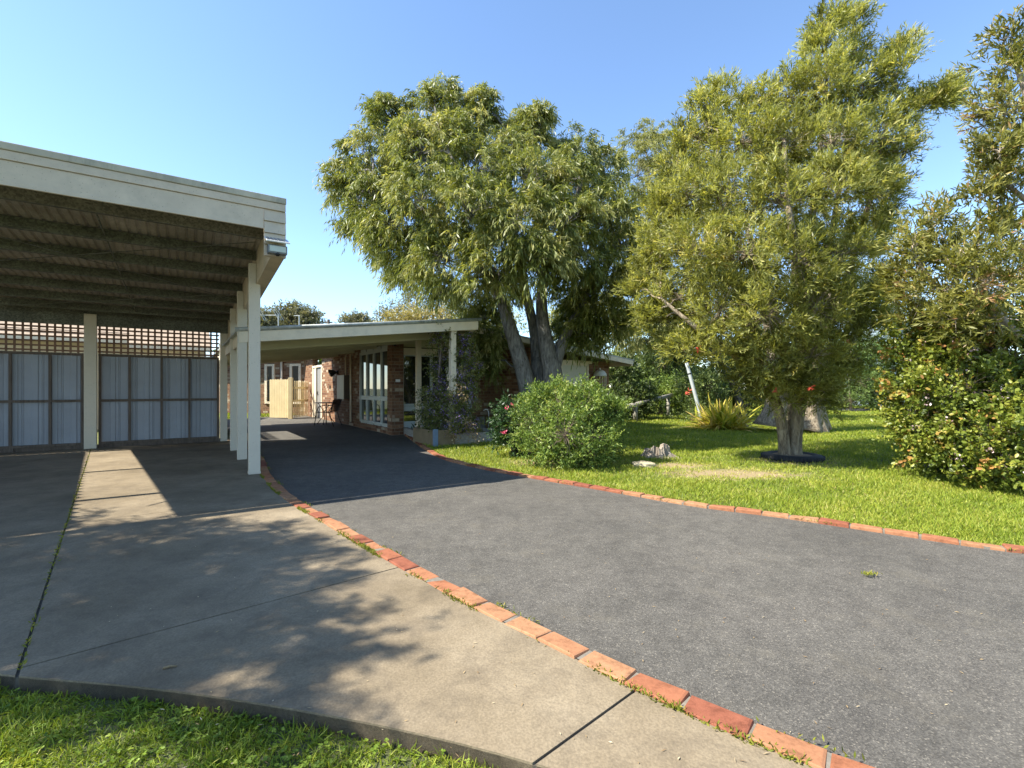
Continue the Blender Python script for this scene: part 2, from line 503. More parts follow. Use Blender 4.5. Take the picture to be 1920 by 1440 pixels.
M['leafG'] = leaf_mat('conifer_sprays', [(0.0, (0.060, 0.110, 0.025)), (0.6, (0.125, 0.195, 0.045)), (1.0, (0.21, 0.28, 0.08))], 0.6, 0.25)
M['leafH'] = leaf_mat('olive_grey_leaves', [(0.0, (0.095, 0.10, 0.055)), (0.6, (0.17, 0.165, 0.09)), (1.0, (0.27, 0.25, 0.14))], 0.6, 0.3)
M['leafY'] = leaf_mat('golden_leaves', [(0.0, (0.22, 0.18, 0.06)), (0.6, (0.36, 0.30, 0.10)), (1.0, (0.46, 0.40, 0.18))], 0.6, 0.3)
M['leafV'] = leaf_mat('vine_leaves', [(0.0, (0.07, 0.085, 0.025)), (0.5, (0.16, 0.18, 0.05)), (0.85, (0.28, 0.27, 0.09)), (1.0, (0.46, 0.36, 0.2))], 0.5, 0.3)
M['strap'] = leaf_mat('yellow_edged_strap_leaves', [(0.0, (0.09, 0.15, 0.015)), (0.35, (0.30, 0.32, 0.03)), (0.7, (0.66, 0.57, 0.09)), (1.0, (0.56, 0.40, 0.16))], 0.4, 0.3)
M['strapd'] = leaf_mat('dark_strap_leaves', [(0.0, (0.02, 0.05, 0.014)), (1.0, (0.06, 0.12, 0.03))], 0.4, 0.2)
M['purple'] = leaf_mat('purple_petals', [(0.0, (0.14, 0.07, 0.30)), (0.7, (0.30, 0.20, 0.52)), (1.0, (0.52, 0.38, 0.62))], 0.6, 0.3, tcol=(1, 0.9, 1))
M['pink'] = leaf_mat('pink_petals', [(0.0, (0.62, 0.05, 0.12)), (1.0, (0.78, 0.20, 0.30))], 0.6, 0.25, tcol=(1, 0.8, 0.8))
M['blush'] = leaf_mat('blush_petals', [(0.0, (0.62, 0.38, 0.38)), (1.0, (0.80, 0.70, 0.66))], 0.6, 0.25, tcol=(1, 0.9, 0.9))
M['red'] = leaf_mat('red_bottlebrush_flower', [(0.0, (0.45, 0.05, 0.03)), (1.0, (0.62, 0.12, 0.07))], 0.6, 0.2, tcol=(1, 0.7, 0.7))


# ------------------------------------------------------------------ objects
def tag(o, label=None, cat=None, group=None, kind=None):
    if label: o['label'] = label
    if cat: o['category'] = cat
    if group: o['group'] = group
    if kind: o['kind'] = kind
    return o


def thing(name, loc, label, cat, rz=0.0, group=None):
    o = bpy.data.objects.new(name, None)
    o.empty_display_size = 0.2
    COL.objects.link(o)
    o.location = loc
    o.rotation_euler = (0, 0, rz)
    return tag(o, label, cat, group)


class MB:
    """Collects shapes and links them as ONE mesh object."""

    def __init__(self, org=(0, 0, 0)):
        self.v, self.f, self.org = [], [], Vector(org)

    def add(self, vs, fs):
        n = len(self.v)
        self.v += [Vector(p) - self.org for p in vs]
        self.f += [tuple(i + n for i in f) for f in fs]
        return self

    def box(self, x0, x1, y0, y1, z0, z1):
        vs = [(x0, y0, z0), (x1, y0, z0), (x1, y1, z0), (x0, y1, z0), (x0, y0, z1), (x1, y0, z1), (x1, y1, z1), (x0, y1, z1)]
        return self.add(vs, [(0, 3, 2, 1), (4, 5, 6, 7), (0, 1, 5, 4), (1, 2, 6, 5), (2, 3, 7, 6), (3, 0, 4, 7)])

    def hexa(self, lo, hi):                # two quads (bottom, top), same winding (counter-clockwise from above)
        return self.add(list(lo) + list(hi), [(0, 3, 2, 1), (4, 5, 6, 7), (0, 1, 5, 4), (1, 2, 6, 5), (2, 3, 7, 6), (3, 0, 4, 7)])

    def bar(self, p, q, w, h, up=(0, 0, 1)):
        p, q = Vector(p), Vector(q)
        d = (q - p).normalized()
        u = Vector(up)
        s = d.cross(u)
        if s.length < 1e-4:
            s = d.cross(Vector((1, 0, 0)))
        s.normalize()
        u = s.cross(d).normalized()
        s, u = s * w / 2, u * h / 2
        vs = [p - s - u, p + s - u, p + s + u, p - s + u, q - s - u, q + s - u, q + s + u, q - s + u]
        return self.add(vs, [(0, 1, 2, 3), (7, 6, 5, 4), (0, 4, 5, 1), (1, 5, 6, 2), (2, 6, 7, 3), (3, 7, 4, 0)])

    def tube(self, pts, rad, n=8, cap=True, flute=0.0, nf=5):
        pts = [Vector(p) for p in pts]
        if not hasattr(rad, '__len__'):
            rad = [rad] * len(pts)
        vs, fs = [], []
        ref = Vector((0.31, 0.87, 0.38))
        for i, p in enumerate(pts):
            d = (pts[min(i + 1, len(pts) - 1)] - pts[max(i - 1, 0)]).normalized()
            s = d.cross(ref)
            if s.length < 0.05:
                s = d.cross(Vector((1, 0, 0)))
            s.normalize()
            t = d.cross(s)
            for k in range(n):
                an = 2 * math.pi * k / n
                r = rad[i] * (1 + flute * math.cos(nf * an))
                vs.append(p + s * math.cos(an) * r + t * math.sin(an) * r)
        for i in range(len(pts) - 1):
            for k in range(n):
                k2 = (k + 1) % n
                fs.append((i * n + k, i * n + k2, (i + 1) * n + k2, (i + 1) * n + k))
        if cap:
            fs.append(tuple(range(n - 1, -1, -1)))
            fs.append(tuple((len(pts) - 1) * n + k for k in range(n)))
        return self.add(vs, fs)

    def lathe(self, prof, c, n=32, closed=False):
        vs, fs = [], []
        m = len(prof)
        for k in range(n):
            an = 2 * math.pi * k / n
            for r, z in prof:
                vs.append((c[0] + r * math.cos(an), c[1] + r * math.sin(an), c[2] + z))
        for k in range(n):
            k2 = (k + 1) % n
            for i in range(m if closed else m - 1):
                j = (i + 1) % m
                fs.append((k * m + i, k2 * m + i, k2 * m + j, k * m + j))
        return self.add(vs, fs)

    def poly(self, pts, z0, z1):           # horizontal outline given thickness (any simple polygon)
        n = len(pts)
        tris = tessellate_polygon([[Vector((p[0], p[1], 0)) for p in pts]])
        area = sum(pts[i][0] * pts[(i + 1) % n][1] - pts[(i + 1) % n][0] * pts[i][1] for i in range(n))
        if area < 0:
            pts = pts[::-1]
            tris = [tuple(n - 1 - i for i in t) for t in tris]
        fs = []
        for t in tris:
            a, b, c = [pts[i] for i in t]
            if (b[0] - a[0]) * (c[1] - a[1]) - (b[1] - a[1]) * (c[0] - a[0]) < 0:
                t = (t[0], t[2], t[1])
            fs.append(tuple(t))
        vs = [(p[0], p[1], z1) for p in pts] + [(p[0], p[1], z0) for p in pts]
        fs += [(i, n + i, n + (i + 1) % n, (i + 1) % n) for i in range(n)]
        return self.add(vs, fs)

    def build(self, name, mat, parent=None, smooth=False, bevel=0.0):
        me = bpy.data.meshes.new(name)
        me.from_pydata([tuple(v) for v in self.v], [], self.f)
        uv = me.uv_layers.new(name='UVMap')
        data = np.zeros((len(me.loops), 2), dtype=np.float32)
        for p in me.polygons:
            n = p.normal
            for li in p.loop_indices:
                c = me.vertices[me.loops[li].vertex_index].co
                if abs(n.z) > 0.75:
                    data[li] = (c.x, c.y)
                else:                      # run along the horizontal tangent
                    h = math.hypot(n.x, n.y)
                    data[li] = ((-n.y * c.x + n.x * c.y) / h, c.z)
        uv.data.foreach_set('uv', data.ravel())
        if smooth:
            me.polygons.foreach_set('use_smooth', [True] * len(me.polygons))
        me.materials.append(M[mat] if isinstance(mat, str) else mat)
        o = bpy.data.objects.new(name, me)
        COL.objects.link(o)
        if parent is not None:
            o.parent = parent
        if bevel:
            b = o.modifiers.new('bevel', 'BEVEL')
            b.width = bevel
            b.segments = 2
            b.limit_method = 'ANGLE'
        me.update()
        return o


# ------------------------------------------------------------------ foliage (many leaf-sized faces)
def unit(a):
    return a / np.maximum(np.linalg.norm(a, axis=-1, keepdims=True), 1e-9)


def rdirs(rng, n):
    return unit(rng.normal(size=(n, 3)))


def leaf_object(name, mat, p, d, L, W, tone, parent=None, org=(0, 0, 0), rng=None, fold=0.25, round_=False, arc=None, up=None):
    """One mesh of leaves: base points p, directions d, lengths L, widths W. arc bends long blades down."""
    rng = rng or np.random.default_rng(1)
    n = len(p)
    d = unit(d)
    r = rdirs(rng, n) if up is None else unit(up + 0.35 * rdirs(rng, n))
    s = unit(np.cross(d, r))
    nn = np.cross(s, d)
    L = np.broadcast_to(np.asarray(L, float), (n,))[:, None]
    W = np.broadcast_to(np.asarray(W, float), (n,))[:, None] * 0.5
    p = p - np.asarray(org, float)[None]
    if arc is not None:
        arc = np.broadcast_to(np.asarray(arc, float), (n,))[:, None]
        dn = np.array((0, 0, -1.0))[None]
        q = [p]
        for t in (0.35, 0.7, 1.0):
            q.append(p + d * L * t + dn * L * arc * t * t)
        V = np.stack([q[0] - s * W * .7, q[0] + s * W * .7, q[1] - s * W, q[1] + s * W, q[2] - s * W * .8, q[2] + s * W * .8, q[3]], 1)
        k, loops, sizes = 7, [0, 1, 3, 2, 2, 3, 5, 4, 4, 5, 6], [4, 4, 3]
    elif round_:
        V = np.stack([p, p + d * L * .3 + s * W * .8 + nn * W * fold, p + d * L * .7 + s * W + nn * W * fold, p + d * L,
                      p + d * L * .7 - s * W + nn * W * fold, p + d * L * .3 - s * W * .8 + nn * W * fold], 1)
        k, loops, sizes = 6, [0, 1, 2, 3, 0, 3, 4, 5], [4, 4]
    else:
        m = p + d * L * 0.45
        V = np.stack([p, m + s * W + nn * W * fold, p + d * L, m - s * W + nn * W * fold], 1)
        k, loops, sizes = 4, [0, 1, 2, 3], [4]
    V = V.reshape(-1, 3)
    loops = (np.asarray(loops)[None] + (np.arange(n) * k)[:, None]).ravel()
    sizes = np.tile(sizes, n)
    starts = np.concatenate(([0], np.cumsum(sizes)[:-1]))
    me = bpy.data.meshes.new(name)
    me.vertices.add(len(V))
    me.vertices.foreach_set('co', V.astype(np.float32).ravel())
    me.loops.add(len(loops))
    me.loops.foreach_set('vertex_index', loops.astype(np.int32))
    me.polygons.add(len(sizes))
    me.polygons.foreach_set('loop_start', starts.astype(np.int32))
    me.update(calc_edges=True)
    at = me.attributes.new('tone', 'FLOAT', 'POINT')
    at.data.foreach_set('value', np.repeat(np.clip(np.broadcast_to(tone, (n,)), 0, 1), k).astype(np.float32))
    me.materials.append(M[mat])
    o = bpy.data.objects.new(name, me)
    COL.objects.link(o)
    if parent is not None:
        o.parent = parent
    return o


def curve_pts(p, q, sag=0.0, n=4, rng=None, wob=0.0):
    p, q = np.asarray(p, float), np.asarray(q, float)
    out = []
    L = np.linalg.norm(q - p)
    for i in range(n + 1):
        t = i / n
        c = p + (q - p) * t
        c[2] += sag * L * math.sin(math.pi * t)
        if rng is not None and 0 < i < n:
            c = c + rng.normal(size=3) * wob * L
        out.append(c)
    return out


def crown(root, name, mat, lobes, limbs, spec, seed, org, woodmb=None):
    """Leaf clumps spread through the lobes' volume, each clump carried by a branch from the nearest limb."""
    rng = np.random.default_rng(seed)
    nodes = np.array([np.asarray(p[:3], float) for l in limbs for p in l])
    cps, cno, ctone = [], [], []
    for (c, r, k) in lobes:
        c = np.asarray(c, float)
        r = np.asarray(r, float)
        dd = np.linalg.norm(nodes - c, axis=1) + 0.6 * np.maximum(0, nodes[:, 2] - c[2])
        j = int(np.argmin(dd))
        if woodmb is not None:
            br = spec.get('br', 0.03)
            pts = curve_pts(nodes[j], c, spec.get('sag', 0.06), 4, rng, 0.05)
            woodmb.tube(pts, np.linspace(br, br * 0.45, len(pts)), 5, False)
        dirs = rdirs(rng, k)
        dirs[:, 2] = dirs[:, 2] * 0.9 + 0.1
        dirs = unit(dirs)
        f = spec.get('rmin', 0.35) + (1 - spec.get('rmin', 0.35)) * rng.random(k) ** 0.6
        cp = c + dirs * r * f[:, None]
        lt = rng.normal(0, 0.07)
        if woodmb is not None:
            for q in cp[: spec.get('nsub', k)]:
                pts = curve_pts(c, q, 0.08, 3, rng, 0.06)
                b2 = spec.get('br2', 0.008)
                woodmb.tube(pts, np.linspace(b2, b2 * 0.4, len(pts)), 3, False)
        cps.append(cp)
        cno.append(dirs)
        ctone.append(np.clip(rng.normal(spec.get('tone', 0.45) + lt, spec.get('ctv', 0.14), k), 0, 1))
    cps, cno, ctone = np.concatenate(cps), np.concatenate(cno), np.concatenate(ctone)
    nt, nl = spec['twigs'], spec['leaves']
    m = len(cps) * nt
    tb = np.repeat(cps, nt, 0) + rng.normal(size=(m, 3)) * spec.get('spread', 0.08)
    td = unit(np.repeat(cno, nt, 0) * spec.get('out', 0.6) + rdirs(rng, m) * spec.get('rand', 0.7) + np.array((0, 0, spec.get('up', 0.2))))
    tl = spec['tlen'] * rng.uniform(0.6, 1.25, m)
    tt = np.repeat(ctone, nt) + rng.normal(0, 0.07, m)
    t = np.tile(np.linspace(0.08, 1.0, nl), m)
    tb, td, tl, tt = np.repeat(tb, nl, 0), np.repeat(td, nl, 0), np.repeat(tl, nl), np.repeat(tt, nl)
    n = len(t)
    p = tb + td * (tl * t)[:, None]
    p[:, 2] -= spec.get('droop', 0.0) * tl * t * t
    ld = unit(td * spec.get('along', 0.7) + rdirs(rng, n) * spec.get('lrand', 0.7) + np.array((0, 0, -1.0)) * spec.get('hang', 0.0) * (0.4 + t)[:, None])
    keep = rng.random(n) < spec.get('keep', 1.0)
    if 'zmin' in spec:
        keep &= p[:, 2] > spec['zmin']
    tone = tt + spec.get('tipt', 0.15) * (t - 0.5) + rng.normal(0, 0.06, n)
    odd = rng.random(n) < spec.get('odd', 0.01)
    tone[odd] = rng.uniform(0.9, 1.0, odd.sum())
    L = spec['llen'] * rng.uniform(0.65, 1.25, n)
    leaf_object(name, mat, p[keep], ld[keep], L[keep], L[keep] * spec['asp'], tone[keep], root, org, rng, round_=spec.get('round', False))
    return cps, cno, rng


def lobe(px, py, r, y, k, fx=1.0, fz=1.0, fy=1.0):
    c = P(px, py, y)
    rr = r * y / FPX
    return (c, (rr * fx, rr * fy, rr * fz), k)


def flowers(name, mat, pts, size, n, parent, org, seed, spread=0.03, asp=0.8):
    rng = np.random.default_rng(seed)
    p = np.repeat(pts, n, 0) + rng.normal(size=(len(pts) * n, 3)) * spread
    return leaf_object(name, mat, p, rdirs(rng, len(p)), size * rng.uniform(0.7, 1.3, len(p)), size * asp, rng.random(len(p)), parent, org, rng, round_=True)


# ------------------------------------------------------------------ ground, drive, slab, lawn
EL = [g(495, 865), g(500, 885), g(520, 910), g(555, 940), g(600, 965), g(668, 1004), g(740, 1045), g(820, 1088), g(900, 1130), g(975, 1165), g(1050, 1200), g(1125, 1238),
      g(1200, 1275), g(1270, 1308), g(1340, 1340), g(1410, 1370), g(1480, 1400), g(1600, 1440)]
ER = [g(762, 812), g(790, 832), g(812, 846), g(840, 860), g(870, 868), g(920, 879), g(980, 890), g(1040, 900), g(1100, 910), g(1200, 927), g(1300, 945), g(1400, 957), g(1500, 970), g(1600, 985), g(1700, 1000), g(1800, 1014), g(1920, 1031)]


def smooth(pts, step=0.12):
    """Even points along a Catmull-Rom curve."""
    pts = [np.asarray(p, float) for p in pts]
    out = []
    for i in range(len(pts) - 1):
        p0, p1, p2, p3 = pts[max(i - 1, 0)], pts[i], pts[i + 1], pts[min(i + 2, len(pts) - 1)]
        for t in np.linspace(0, 1, 12, endpoint=False):
            out.append(0.5 * ((2 * p1) + (-p0 + p2) * t + (2 * p0 - 5 * p1 + 4 * p2 - p3) * t * t + (-p0 + 3 * p1 - 3 * p2 + p3) * t ** 3))
    out.append(pts[-1])
    out = np.array(out)
    s = np.concatenate(([0], np.cumsum(np.linalg.norm(np.diff(out, axis=0), axis=1))))
    n = max(2, int(s[-1] / step))
    q = np.linspace(0, s[-1], n + 1)
    return np.stack([np.interp(q, s, out[:, 0]), np.interp(q, s, out[:, 1])], 1)


def fair(c, k=6):                          # relax a curve to take out pixel-reading jitter
    c = c.copy()
    for _ in range(k):
        c[1:-1] = 0.25 * c[:-2] + 0.5 * c[1:-1] + 0.25 * c[2:]
    return c


def offset(c, d):                          # + d to the right of travel
    t = np.gradient(c, axis=0)
    t /= np.linalg.norm(t, axis=1)[:, None]
    return c + np.stack([t[:, 1], -t[:, 0]], 1) * d


lead = [w2(1.18, 12.6), w2(1.14, 10.6)]
curL = fair(smooth(lead + EL + [(1.75, 1.05), (2.6, 0.4), (3.6, -0.2)], 0.1), 10)   # outer (slab) side, coming towards the camera
curL = fair(offset(curL, 0.092), 4)
lead = [w2(4.38, 12.6)]
curR = fair(smooth(ER + [(6.3, 2.9), (9.0, 2.2), (13.0, 1.2)], 0.1), 10)

MB().poly([(-700, -700), (700, -700), (700, 700), (-700, 700)], -0.5, -0.055).build('ground', 'groundm')['kind'] = 'structure'
drive = [tuple(p) for p in curL[::3]] + [(6.0, -1.5), (8, -3), (14, -3), (14, 1.0)] + [tuple(p) for p in curR[::-3]] + \
        [w2(4.6, 12.4), w2(4.6, 23.4), w2(1.2, 21.5), w2(1.1, 14)]
MB().poly(drive, -0.074, -0.006).build('driveway', 'asphalt')['kind'] = 'structure'

lawn_edge = [tuple(p) for p in curR[::2]]
LAWN = lawn_edge + [(40, 1.0), (60, 40), (-6, 60), w2(13, 20), w2(4.7, 12.6)]
MB().poly(LAWN, -0.074, 0.0).build('lawn', 'lawnbase')['kind'] = 'structure'
back = [w2(1.2, 21.6), w2(4.5, 23.4), w2(1.2, 26.5), w2(-3.5, 26.5), w2(-3.5, 13.2), w2(0.9, 13.2)]
MB().poly(back, -0.074, -0.010).build('lawn', 'lawnbase')['kind'] = 'structure'


def clip(poly, a, b, keep, gap):
    """Keep the part of a polygon on one side of the line a-b, set back by gap."""
    a, b = np.asarray(a, float), np.asarray(b, float)
    d = (b - a) / np.linalg.norm(b - a)
    nrm = np.array((-d[1], d[0])) * keep
    f = [float(np.dot(np.asarray(p) - a, nrm)) - gap for p in poly]
    out = []
    for i in range(len(poly)):
        j = (i + 1) % len(poly)
        p, q = np.asarray(poly[i], float), np.asarray(poly[j], float)
        if f[i] >= 0:
            out.append(tuple(p))
        if (f[i] >= 0) != (f[j] >= 0):
            t = f[i] / (f[i] - f[j])
            out.append(tuple(p + (q - p) * t))
    return out


FRONT = [g(1200, 1480), g(1010, 1441), g(960, 1424), g(880, 1402), g(800, 1384), g(700, 1362), g(600, 1343), g(500, 1326), g(400, 1310), g(300, 1297), g(200, 1286), g(100, 1278), g(0, 1269)]
front = fair(smooth([(2.2, 0.35), (0.9, 1.18)] + FRONT[1:] + [(-4.0, 2.35), (-7.5, 3.4)], 0.08), 8)
slabL = offset(curL, -0.012)
slab = [tuple(p) for p in slabL[::2] if p[1] > 0.45] + [tuple(p) for p in front[::2]] + [w2(-8.5, 7.0), w2(-8.5, 13.1), w2(1.0, 13.1)]
J1 = (g(171, 842), g(35, 1262))
J2 = (g(40, 1257), g(755, 1065))
J3 = (g(1020, 1425), g(1205, 1290))
J4 = (g(120, 984), g(560, 934))
gp = 0.006
sl = MB()
left_p = clip(slab, *J1, -1, gp)
right_p = clip(slab, *J1, 1, gp)
if abs(sum(left_p[i][0] for i in range(len(left_p))) / len(left_p)) < abs(sum(p[0] for p in right_p) / len(right_p)):
    left_p, right_p = right_p, left_p


def side(j):                               # +1 when the camera's side is positive
    a, b = np.asarray(j[0]), np.asarray(j[1])
    d = b - a
    return 1 if np.dot(np.array((0.5, 0.0)) - a, np.array((-d[1], d[0]))) > 0 else -1


s4, s2, s3 = side(J4), side(J2), side(J3)
far_p = clip(right_p, *J4, -s4, 0.003)
mid_p = clip(clip(right_p, *J4, s4, 0.003), *J2, -s2, gp)
near_p = clip(right_p, *J2, s2, gp)
nearA, nearB = clip(near_p, *J3, 1, gp), clip(near_p, *J3, -1, gp)
for q in (left_p, far_p, mid_p, nearA, nearB):
    if len(q) > 2:
        sl.poly(q, -0.16, 0.012)
sl.build('concrete_slab', 'concrete')['kind'] = 'structure'
MB().poly([tuple(np.asarray(p)) for p in slab], -0.16, 0.004).build('slab_joint_filling', 'joint')['kind'] = 'structure'


def edging(curve, width, seed, sidesign, lens=0.235):
    """A course of bricks laid end to end along a curve, as one kerb with mortar under it."""
    rng = random.Random(seed)
    inner = offset(curve, sidesign * width)
    s = np.concatenate(([0], np.cumsum(np.linalg.norm(np.diff(curve, axis=0), axis=1))))
    mb, tones = MB(), []

    def at(c, q):
        return np.array((np.interp(q, s, c[:, 0]), np.interp(q, s, c[:, 1])))
    q, t = 0.0, .5
    while q + lens < s[-1]:
        q1 = q + lens - rng.uniform(0.008, 0.016)
        a, b = at(curve, q), at(curve, q1)
        c, d = at(inner, q1), at(inner, q)
        z = 0.022 + rng.uniform(-0.006, 0.006)
        tl = [rng.uniform(-0.006, 0.006) for _ in range(4)]
        jit = [np.array((rng.uniform(-.004, .004), rng.uniform(-.004, .004))) for _ in range(4)]
        quad = [p + j for p, j in zip([a, b, c, d], jit)]
        ctr = sum(quad) / 4
        mid = [p + (ctr - p) / np.linalg.norm(ctr - p) * 0.004 for p in quad]
        top = [p + (ctr - p) / np.linalg.norm(ctr - p) * 0.014 for p in quad]
        vs = [(p[0], p[1], -0.07) for p in quad] + [(p[0], p[1], z - 0.010 + t) for p, t in zip(quad, tl)] + \
             [(p[0], p[1], z - 0.003 + t) for p, t in zip(mid, tl)] + [(p[0], p[1], z + t) for p, t in zip(top, tl)]
        fs = [(12, 13, 14, 15) if sidesign < 0 else (15, 14, 13, 12)]
        for k in range(3):
            for i in range(4):
                j = (i + 1) % 4
                f = (k * 4 + i, k * 4 + j, k * 4 + 4 + j, k * 4 + 4 + i)
                fs.append(f if sidesign < 0 else f[::-1])
        mb.add(vs, fs)
        t = t * .2 + .8 * (rng.choice([0.0, 0.15, 0.35, 0.55, 0.75, 0.9, 1.0, 0.85]) + rng.uniform(-0.08, 0.08))
        tones += [min(1, max(0, t))] * 16
        q += lens * rng.uniform(.96, 1.04)
    o = mb.build('brick_edging', 'edging')
    at_ = o.data.attributes.new('tone', 'FLOAT', 'POINT')
    at_.data.foreach_set('value', tones)
    o['kind'] = 'structure'
    mm = MB()
    pa, pb = offset(curve, sidesign * 0.006), offset(curve, sidesign * (width - 0.006))
    mm.poly([tuple(p) for p in pa] + [tuple(p) for p in pb[::-1]], -0.07, 0.012)
    mm.build('edging_mortar', 'mortar')['kind'] = 'structure'


edging(curL, 0.112, 3, -1)
edging(offset(curR, -0.0), 0.105, 5, 1)


# ------------------------------------------------------------------ carport
def cz(b):                                 # underside of the carport's roof sheets
    return 3.17 - 0.066 * (b - 6.22)


CO = (0.83, 7.52, 0)
CPW = w2(CO[0], CO[1])
carport = thing('carport', (CPW[0], CPW[1], 0), 'open cream carport with a steel skillion roof beside the driveway', 'carport', TH)


def corr(along, lo, hi, fixed, zf, period, amp, th=0.006, slant=0.0):
    """A ribbed roof sheet: ribs run across `along`; fixed = (f0, f1) extent of the other axis."""
    mb = MB(CO)
    xs, x = [], lo
    prof = [(0.0, 0), (0.25, 0), (0.4, 1), (0.6, 1), (0.75, 0)]
    while x < hi:
        xs += [(x + u * period, w * amp) for u, w in prof if x + u * period <= hi]
        x += period
    m = len(xs)
    vs, fs = [], []
    for top in (0, th):
        for f in fixed:
            for x, dz in xs:
                a, b = (x, f) if along == 'a' else (f + (slant * (hi - x) if f == fixed[1] else 0), x)
                vs.append((a, b, zf(b) + dz + top))
    for i in range(m - 1):
        fs.append((i, m + i, m + i + 1, i + 1))
        fs.append((2 * m + i, 2 * m + i + 1, 3 * m + i + 1, 3 * m + i))
        fs.append((i, i + 1, 2 * m + i + 1, 2 * m + i))
        fs.append((m + i, 3 * m + i, 3 * m + i + 1, m + i + 1))
    if along == 'b':
        fs = [f[::-1] for f in fs]
    return mb.add(vs, fs)


corr('a', -2.66, 0.98, (6.27, 12.72), cz, 0.095, 0.014).build('roof_sheet', 'foil', carport)
corr('b', 6.3, 12.7, (-7.2, -3.8), cz, 0.2, 0.06, slant=0.055).build('roof_sheet', 'foil', carport)  # unseen left half, placed and slanted to cast the sun patch's toothed edge
fl_ = MB(CO)
fl_.hexa([(-2.70, 6.27, cz(6.27) - .012), (-2.655, 6.27, cz(6.27) - .012), (-2.655, 12.72, cz(12.72) - .012), (-3.14, 12.72, cz(12.72) - .012)], [(-2.70, 6.27, cz(6.27) - .006), (-2.655, 6.27, cz(6.27) - .006), (-2.655, 12.72, cz(12.72) - .006), (-3.14, 12.72, cz(12.72) - .006)])
fl_.build('shadow_edge_strip', 'foil', carport)  # unseen strip added to skew the roof edge's shadow on the slab
PUR = [6.55, 7.45, 8.35, 9.3, 10.25, 11.15, 11.95]
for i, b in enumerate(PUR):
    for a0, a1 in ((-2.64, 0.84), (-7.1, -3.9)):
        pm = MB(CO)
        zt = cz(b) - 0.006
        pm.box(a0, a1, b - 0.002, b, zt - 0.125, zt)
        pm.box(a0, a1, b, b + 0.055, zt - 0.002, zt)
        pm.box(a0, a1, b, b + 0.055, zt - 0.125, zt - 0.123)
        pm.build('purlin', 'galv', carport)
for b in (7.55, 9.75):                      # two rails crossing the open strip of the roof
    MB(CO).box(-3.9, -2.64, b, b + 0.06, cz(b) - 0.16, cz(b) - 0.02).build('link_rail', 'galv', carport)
st = MB(CO)                                 # flat wind bracing straps under the purlins
for (a0, b0, a1, b1) in ((0.75, 6.7, -2.8, 9.6), (-2.8, 6.9, 0.75, 9.9), (0.75, 9.5, -2.8, 12.2)):
    st.bar((a0, b0, cz(b0) - 0.137), (a1, b1, cz(b1) - 0.137), 0.03, 0.003)
st.build('brace_strap', 'galv', carport)
rod = MB(CO)
rod.tube([(-0.75, b, cz(b) - 0.09) for b in (6.56, 9.0, 12.0)], 0.009, 6)
rod.build('sag_rod', 'galv', carport)
# front fascia in three stepped boards and a capping
ff = MB(CO)
ff.box(-7.2, 0.775, 6.20, 6.235, 3.075, 3.265)
ff.build('fascia_board', 'fascia', carport, bevel=0.004)
MB(CO).box(-7.2, 0.775, 6.19, 6.215, 3.035, 3.082).build('fascia_trim', 'fascia', carport, bevel=0.003)
fu = MB(CO)
fu.box(-7.2, 1.005, 6.185, 6.234, 3.268, 3.352)
fu.build('fascia_board', 'fascia', carport, bevel=0.004)
fc = MB(CO)
fc.box(-7.2, 1.01, 6.172, 6.26, 3.354, 3.425)
fc.build('fascia_capping', 'cap', carport, bevel=0.008)
# corner block: overlapping boards on the front end of the boxed side beam
cb = MB(CO)
for k in range(4):
    z1 = 3.265 - k * 0.135
    z0 = z1 - 0.132
    cb.hexa([(0.779, 6.186, z0), (1.008, 6.186, z0), (1.008, 6.24, z0), (0.779, 6.24, z0)],
            [(0.779, 6.206, z1), (1.008, 6.206, z1), (1.008, 6.24, z1), (0.779, 6.24, z1)])
cb.build('corner_boards', 'fascia', carport, bevel=0.002)
sb = MB(CO)


def sz(b, base=2.735):
    return base - 0.072 * (b - 6.22)


sb.hexa([(0.85, 6.242, sz(6.242)), (1.0, 6.242, sz(6.242)), (1.0, 12.75, sz(12.75)), (0.85, 12.75, sz(12.75))],
        [(0.85, 6.242, 3.40), (1.0, 6.242, 3.40), (1.0, 12.75, 2.98), (0.85, 12.75, 2.98)])
sb.build('side_beam', 'fascia', carport, bevel=0.004)
for b in (7.52, 9.18, 10.6, 12.6):
    pm = MB(CO)
    a0 = 0.757 if b < 12 else 0.70
    pm.box(a0, a0 + 0.142, b, b + 0.115, 0.013, sz(b) + 0.004)
    pm.box(a0, 0.848, b, b + 0.09, sz(b) - 0.01, cz(b) - 0.16)
    if b < 8:
        pm.box(a0 - 0.006, a0 + 0.149, b - 0.004, b + 0.119, 0.013, 0.045)
    pm.build('post', 'postp', carport, bevel=0.006)
MB(CO).box(-1.585, -1.395, 12.5, 12.62, 0.013, 2.66).build('post', 'postp', carport, bevel=0.006)
for b in (6.5, 12.5):
    MB(CO).box(-7.1, -6.95, b, b + 0.14, 0.013, cz(b) - 0.01).build('post', 'postp', carport, bevel=0.006)
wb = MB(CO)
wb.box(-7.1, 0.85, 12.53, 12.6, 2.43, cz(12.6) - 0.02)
wb.build('rear_beam', 'galv', carport)
